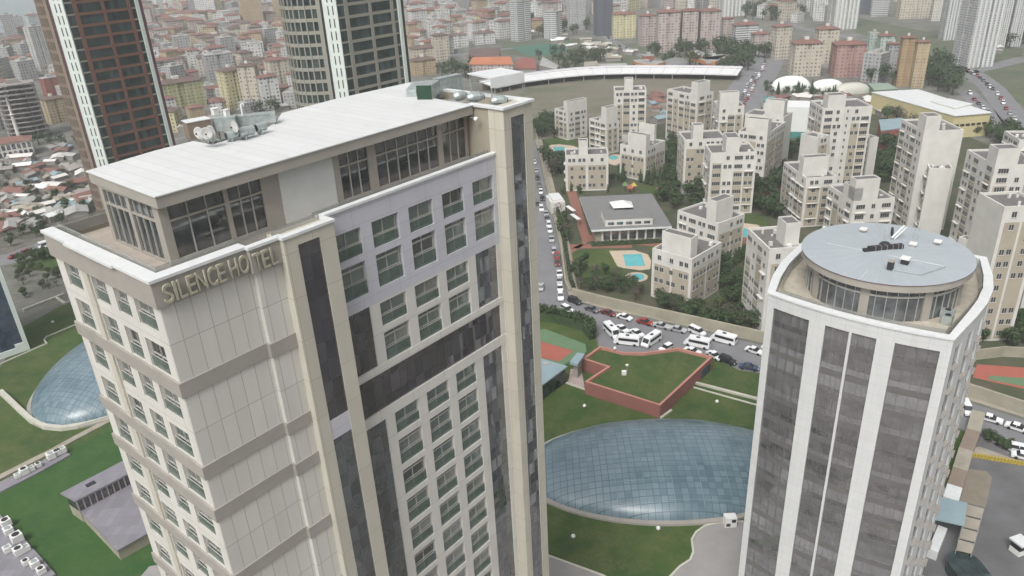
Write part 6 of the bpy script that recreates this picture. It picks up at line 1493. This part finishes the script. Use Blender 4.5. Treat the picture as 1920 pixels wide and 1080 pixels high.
# ------- sheds in the scrubland at the left and by the far fields
def shed_scatter(poly,n,label,group,seed,mats=('bubble','wwall','roofpale','bluesheet','concrete','sidewalk','tilered')):
    r=random.Random(seed); k=0; protos_={}
    xs=[p[0] for p in poly]; ys=[p[1] for p in poly]
    while k<n:
        x=r.uniform(min(xs),max(xs)); y=r.uniform(min(ys),max(ys))
        if not inpoly(x,y,poly): continue
        P=at(x,y)
        if any((P.x-fx)**2+(P.y-fy)**2<(fr*.8)**2 for fx,fy,fr in FOOT): k+=1; continue
        mt=r.choice(mats); k+=1
        if mt not in protos_:
            t=bpy.data.objects.new('shed',None); COL.objects.link(t); mb=MB(); mb.box(-3,3,-2,2,0,2.3,M['concrete'],None,False); mb.build('wall',t)
            mb=MB(); mb.face([(-3.3,-2.3,2.2),(3.3,-2.3,2.2),(3.3,0,3.1),(-3.3,0,3.1)],M[mt]); mb.face([(3.3,2.3,2.2),(-3.3,2.3,2.2),(-3.3,0,3.1),(3.3,0,3.1)],M[mt]); mb.face([(-3,-2,2.3),(-3,0,3.1),(-3,2,2.3)][::-1],M[mt]); mb.face([(3,-2,2.3),(3,0,3.1),(3,2,2.3)],M[mt]); mb.build('roof',t); protos_[mt]=t
        else: t=copy_tree(protos_[mt])
        t.location=P; t.rotation_euler=(0,0,r.uniform(0,3.14)); sc_=r.uniform(.7,2.0); t.scale=(sc_,sc_*r.uniform(.7,1.2),r.uniform(.7,1.3))
        nm_={'bubble':'white','wwall':'off-white','roofpale':'grey','bluesheet':'blue-grey','concrete':'dark grey','sidewalk':'beige','tilered':'rust-red','teal':'teal'}[mt]
        tag(t,'low shed with a %s roof %s'%(nm_,label),'shed','%s sheds %s'%(nm_,group))
shed_scatter([(0,345),(60,315),(150,300),(185,330),(190,390),(110,420),(0,440)],70,'in the scrapyards below the red-brown tower','below the red-brown tower',3)
shed_scatter([(0,265),(60,290),(150,255),(150,300),(60,318),(0,330)],22,'along the road above the scrapyards','above the scrapyards',4)
shed_scatter([(985,62),(1060,60),(1110,80),(1190,95),(1180,118),(1060,112),(1090,96),(960,72)],34,'in the far green allotments','in the far allotments',6,('bubble','roofpale','wwall','sidewalk'))
shed_scatter([(1440,178),(1520,185),(1640,182),(1700,215),(1660,222),(1560,190),(1440,196)],30,'between the bubble domes and the white slabs','behind the white slabs',8,('tilered','wwall','roofpale','tilered','tilered'))
shed_scatter([(1212,178),(1246,178),(1248,232),(1222,230)],12,'between the two tall blocks at the brown field','beside the brown field',9,('tilered','bluesheet','roofpale','bubble'))
shed_scatter([(300,250),(440,215),(540,205),(560,190),(470,205),(330,250)],14,'in the lane just behind the hotel roof','behind the hotel roof',10)
shed_scatter([(1740,100),(1780,108),(1900,85),(1900,95),(1790,116)],8,'at the foot of the great high-rises','by the great high-rises',11,('wwall','roofpale'))
# ================================================================== TREES, HEDGES
def leafy_crown(kind,seed,mat,n=420):
    r=random.Random(seed); mb=MB()
    def leaf(c,s,nrm):
        u=nrm.orthogonal().normalized(); v=nrm.cross(u); a=r.uniform(0,6.28); u,v=u*math.cos(a)+v*math.sin(a),v*math.cos(a)-u*math.sin(a)
        mb.face([c-u*s,c-v*s*.6,c+u*s,c+v*s*.6],mat)
    if kind=='conifer':
        for i in range(n):
            z=r.random()**1.2; rad=(1-z)*1.35*r.uniform(.55,1.05)+.05; a=r.uniform(0,6.28)
            leaf(Vector((rad*math.cos(a),rad*math.sin(a),1.0+z*6.2)),r.uniform(.22,.45),Vector((math.cos(a),math.sin(a),r.uniform(.2,1))).normalized())
    else:
        blobs=[(Vector((r.uniform(-1.3,1.3),r.uniform(-1.3,1.3),r.uniform(2.6,4.6))),r.uniform(.9,1.5)) for _ in range(9)]
        for i in range(n):
            c,R_=r.choice(blobs); d=Vector((r.gauss(0,1),r.gauss(0,1),r.gauss(0,1))).normalized(); rr=R_*r.uniform(.6,1.05)
            if kind=='bare' and r.random()<.45: continue
            leaf(c+d*rr,r.uniform(.14,.3) if kind=='bare' else r.uniform(.24,.46),(d+Vector((0,0,.5))).normalized())
    return mb
TREEP={}
def tree_proto(kind,v):
    if (kind,v) in TREEP: return TREEP[kind,v],False
    mat={'dark':'leafd','mid':'leafm','conifer':'leafd','bare':'leafb','light':'leafy'}[kind]
    t=bpy.data.objects.new({'conifer':'conifer_tree','bare':'bare_tree'}.get(kind,'broadleaf_tree'),None); COL.objects.link(t)
    r=random.Random(v*5+len(kind)); mb=MB(); mb.tube((0,0,-.1),(0,0,2.2),.22,M['bark'],7,.15)
    if kind!='conifer':
        for i in range(5): a=i*1.256+r.uniform(0,.5); mb.tube((0,0,1.7+.1*i),(1.1*math.cos(a),1.1*math.sin(a),3.4+r.uniform(0,.8)),.1,M['bark'],5,.03,cap=False)
    else: mb.tube((0,0,2.2),(0,0,6.6),.15,M['bark'],6,.03)
    mb.build('trunk',t); leafy_crown('conifer' if kind=='conifer' else 'bare' if kind=='bare' else 'b',v*13+len(kind),M[mat],430).build('crown',t)
    TREEP[kind,v]=t; return t,True
tr=random.Random(21); NT=0; placed=[]
TREQ=[]
def put_tree(P,kind,size,label,group): TREQ.append((P,kind,size,label,group,len(TREQ)))
def plant_tree(P,kind,size,label,group):
    global NT
    t,new=tree_proto(kind,tr.randint(0,2))
    if not new: t=copy_tree(t)
    t.location=P; t.rotation_euler=(0,0,tr.uniform(0,6.28)); s=size*tr.uniform(.75,1.3); t.scale=(s,s,s*tr.uniform(.85,1.15)); NT+=1
    tag(t,label,'tree',group)
KN={'dark':'dark green broadleaf','mid':'mid-green broadleaf','conifer':'dark conical conifer','bare':'brown bare','light':'yellowish green'}
def grove(poly,n,mix,size,where,clear=.9,gap=2.6):
    xs=[p[0] for p in poly]; ys=[p[1] for p in poly]; k=0; tries=0
    while k<n and tries<n*30:
        tries+=1; x=tr.uniform(min(xs),max(xs)); y=tr.uniform(min(ys),max(ys))
        if not inpoly(x,y,poly): continue
        P=at(x,y)
        if any((P.x-fx)**2+(P.y-fy)**2<(fr*clear)**2 for fx,fy,fr in FOOT): continue
        if any((P.x-a)**2+(P.y-b)**2<(gap*size)**2 for a,b in placed[-400:]): continue
        placed.append((P.x,P.y)); kd=tr.choice(mix); put_tree(P,kd,size,'%s tree %s'%(KN[kd],where),'%s trees %s'%(KN[kd],where)); k+=1
D,Mi,Cn,Ba,Li='dark','mid','conifer','bare','light'
grove([(1005,235),(1040,232),(1042,262),(1006,262)],12,[D,D,Mi],1.3,'between the street and the leftmost white block')
grove([(1012,300),(1052,292),(1052,345),(1028,350)],9,[D,Mi,Ba],1.2,'beside the street left of the three-storey block')
grove([(1078,512),(1110,500),(1150,522),(1200,545),(1220,572),(1160,558),(1085,548)],24,[D,D,Mi,Ba],.72,'in the corner garden behind the retaining wall',.8,2.6)
grove([(1040,405),(1072,400),(1082,460),(1060,460)],7,[D,Ba,Mi],.9,'between the kiosk and the clubhouse')
grove([(1140,318),(1205,335),(1250,330),(1262,350),(1200,352),(1145,345)],16,[D,Cn,Cn,Mi],.8,'in front of the low block behind the clubhouse',.85,2.2)
grove([(1225,365),(1285,345),(1330,365),(1330,395),(1265,400),(1248,390)],18,[D,D,Mi],1.0,'right of the clubhouse',.8,2.2)
grove([(1362,490),(1405,480),(1410,560),(1405,600),(1350,585),(1330,595),(1345,540)],28,[D,D,Mi,Li],.8,'in the garden left of the round-roof tower',.8,2.2)
grove([(1230,560),(1290,585),(1400,606),(1420,625),(1330,610),(1240,585)],22,[D,Cn,Ba,Mi],.8,'along the top of the retaining wall',.7,2.0)
grove([(1415,350),(1462,335),(1470,420),(1420,400),(1410,380)],18,[D,D,Mi],1.1,'between the central stair-shaft block and its right neighbour',.75,2.2)
grove([(1435,300),(1470,320),(1470,350),(1440,350)],6,[Cn,D],.9,'at the foot of the big beige-sided block',.8)
grove([(1650,265),(1685,262),(1680,345),(1645,345)],18,[D,D,Mi],1.2,'between the two tallest white slabs',.7,2.4)
grove([(1440,265),(1505,270),(1500,300),(1470,295)],9,[D,Mi],1.1,'below the big white canvas',.7)
grove([(1245,255),(1275,250),(1272,345),(1250,350)],12,[D,D,Mi],1.1,'left of the tall block behind the clubhouse',.7,2.3)
grove([(1100,240),(1180,250),(1240,240),(1180,262)],7,[D,Mi],1.0,'in the back rows of white blocks',.7)
grove([(1052,352),(1142,350),(1140,362),(1056,366)],9,[Cn,D],.55,'along the foot of the three-storey beige block',.3,1.6)
grove([(1790,470),(1850,560),(1920,600),(1930,655),(1830,665)],14,[D,Cn,Mi],.9,'at the foot of the right-hand white slabs',.6,2.2)
grove([(1842,818),(1900,838),(1890,848),(1845,830)],10,[D,Mi],.4,'between the street and the yard at the right',.3,1.8)
grove([(1770,800),(1800,805),(1790,850),(1765,870)],3,[D],.35,'beside the round-roof tower lawn',.3,1.8)
# mid distance
grove([(1432,160),(1446,166),(1560,180),(1600,180),(1560,186),(1440,180)],30,[D,D,Cn],.8,'in a row before the bubble domes',.15,2.3)
grove([(1240,118),(1290,118),(1420,100),(1415,120),(1395,140),(1366,138),(1240,122)],34,[D,D,Mi],1.7,'around the orange school',.6,2.0)
grove([(1190,98),(1350,90),(1470,100),(1440,112),(1380,104),(1240,108)],40,[D,D,Mi],1.7,'at the foot of the pink tower row',.5,2.1)
grove([(1725,118),(1785,128),(1800,160),(1780,185),(1735,170)],42,[D,D,Mi],1.8,'in the wood right of the brown-gold twin tower',.5,2.0)
grove([(1610,130),(1655,135),(1680,165),(1625,155)],14,[D,Mi],1.6,'left of the brown-gold twin tower',.5)
grove([(1800,240),(1865,244),(1920,275),(1925,310),(1860,262),(1795,250)],26,[D,Mi,D],1.3,'behind the factory hall beside the highway',.5,2.2)
grove([(1660,215),(1700,222),(1785,238),(1770,250),(1700,240),(1655,228)],16,[D,Ba,Mi],1.3,'along the yellow wall of the factory hall',.5)
grove([(1000,110),(1090,100),(1180,108),(1120,120),(1060,138),(1040,120)],34,[D,Mi,Mi],1.5,'in the green plots left of the school',.5,2.1)
grove([(820,130),(900,125),(880,150),(830,148)],14,[D,Mi],1.6,'below the smoke behind the hotel roof',.5)
grove([(930,45),(1060,30),(1110,60),(1060,76),(960,78)],34,[D,D,Mi],2.0,'around the striped towers',.5,2.1)
grove([(1380,22),(1510,28),(1500,42),(1400,38)],26,[D],2.2,'in the hazy park at the top',.5,2.0)
grove([(1850,88),(1930,70),(1940,80),(1860,98)],12,[D],1.8,'at the foot of the rear high-rises',.5)
grove([(0,400),(60,380),(180,335),(195,390),(120,430),(10,470)],70,[Ba,Ba,Ba,Mi,D],.62,'in the scrubland below the red-brown tower',.4,2.6)
grove([(0,300),(70,330),(140,320),(60,380),(0,390)],26,[Ba,Ba,Mi],.7,'between the scrapyard sheds',.4,2.2)
grove([(30,505),(90,500),(135,530),(60,560),(38,560)],18,[D,Ba,Mi],.55,'on the bank between the road and the left lawn',.4,2.0)
grove([(30,490),(110,478),(118,482),(35,500)],12,[D],.6,'along the road at the upper left',.3,1.7)
grove([(0,205),(70,230),(140,250),(150,275),(60,285),(0,250)],12,[D,Mi],1.3,'around the unfinished frame building',.5)
grove([(430,215),(560,190),(560,205),(470,222)],8,[D,Mi],1.3,'behind the middle of the hotel roof',.4)
def hedge(name,label,poly,h,mat,n,cat='hedge',seed=1):
    r=random.Random(seed); P=pxs(poly); o=P[0].copy(); t=thing(name,label,cat,o); pp=[(p.x-o.x,p.y-o.y) for p in P]
    mb=MB(); mb.prism([(x*.97,y*.97) for x,y in pp],0,h*.75,mat,None,False); mb.build('core',t); mb=MB(); xs=[p[0] for p in pp]; ys=[p[1] for p in pp]; k=0
    while k<n:
        x=r.uniform(min(xs),max(xs)); y=r.uniform(min(ys),max(ys))
        if not inpoly(x,y,pp): continue
        k+=1; c=Vector((x,y,r.uniform(h*.3,h*1.1))); nn=Vector((r.gauss(0,1),r.gauss(0,1),abs(r.gauss(0,1))+.3)).normalized(); u=nn.orthogonal().normalized(); v=nn.cross(u); s=r.uniform(.2,.45); mb.face([c-u*s,c-v*s*.7,c+u*s,c+v*s*.7],mat)
    mb.build('foliage',t)
hedge('hedge','long dark hedge between the road and the tennis court',[(1008,588),(1040,594),(1090,606),(1116,618),(1118,636),(1108,640),(1095,622),(1040,606),(1008,602)],3.2,M['leafd'],3000)
hedge('hedge','thin dark hedge on top of the street-side garden wall',[(1037,371),(1056,456),(1067,531),(1073,545),(1079,543),(1073,531),(1062,456),(1042,371)],1.6,M['leafm'],1200,seed=2)
hedge('hedge','curved hedge in the lawn left of the rectangular pool',[(1066,508),(1080,492),(1100,480),(1104,483),(1086,495),(1072,512)],1.2,M['leafd'],700,seed=3)
hedge('hedge','trimmed hedge along the clubhouse front terrace',[(1108,458),(1240,452),(1240,456),(1110,463)],1.0,M['leafd'],900,seed=4)
hedge('hedge','light green hedge around the small pool by the street',[(1018,268),(1023,266),(1030,290),(1080,291),(1080,295),(1026,295)],1.4,M['leafy'],900,seed=5)
# steam
# (smoke drifting up from the far hall)
m,nt_,b_=new_mat('thin_smoke'); nt_.nodes.remove(b_); pv=_n(nt_,'ShaderNodeVolumePrincipled'); pv.inputs['Color'].default_value=(.9,.9,.9,1); pv.inputs['Density'].default_value=.035
nt_.links.new(_mathn(nt_,'MULTIPLY',_ramp(nt_,_noise(nt_,.12,4),.45,.75),.06),pv.inputs['Density']); nt_.links.new(pv.outputs[0],nt_.nodes['Material Output'].inputs['Volume'])
g=at(868,112); mb=MB()
pts=[(0,0,1,4),(1,0,10,6),(3,0,18,8),(7,0,26,9),(12,0,34,8),(16,0,40,3)]
for a,b in zip(pts,pts[1:]): mb.tube(a[:3],b[:3],a[3],m,14,b[3],cap=False)
mb.face([(1e-3*i,0,1) for i in range(3)],m) if False else None
o=mb.build('smoke',smooth=True); o.location=g; bm=bmesh.new(); bm.from_mesh(o.data); bmesh.ops.holes_fill(bm,edges=bm.edges[:]); bmesh.ops.recalc_face_normals(bm,faces=bm.faces); bm.to_mesh(o.data); bm.free()
tag(o,kind='stuff')
# ================================================================== HAZE
mb=MB(); mb.box(-1800,2600,-160,3200,-1.0,150,M['dark']); hz=mb.build('haze'); tag(hz,kind='stuff')
m,nt_,b_=new_mat('haze_air'); nt_.nodes.remove(b_); pv=_n(nt_,'ShaderNodeVolumePrincipled'); pv.inputs['Color'].default_value=(.90,.94,.97,1); pv.inputs['Density'].default_value=0.00024; pv.inputs['Anisotropy'].default_value=0.1
nt_.links.new(pv.outputs[0],nt_.nodes['Material Output'].inputs['Volume']); hz.data.materials.clear(); hz.data.materials.append(m)
TREQ.sort(key=lambda q:q[0].length); nb=0; wood=MB()
for P,kind,size,label,group,_ in TREQ:
    if kind in ('dark','mid','light'): nb+=1
    if nb<=285 or kind in ('conifer','bare'): plant_tree(P,kind,size,label,group); continue
    c_=leafy_crown('b',int(P.x*7+P.y)%997,M['leafd' if kind=='dark' else 'leafm'],170); s=size*tr.uniform(.75,1.3)
    c_.tube((0,0,0),(0,0,3),.25,M['bark'],5,.12)
    b0=len(wood.v); wood.v+=[(P.x+a*s,P.y+b*s,z_*s) for a,b,z_ in c_.v]
    for f_,m_,u_ in zip(c_.f,c_.m,c_.uv): wood.f.append(tuple(k+b0 for k in f_)); wood.m.append(wood.mi(c_.mats[m_])); wood.uv.append(u_)
tag(wood.build('distant_woodland'),kind='stuff')
print('trees',NT)
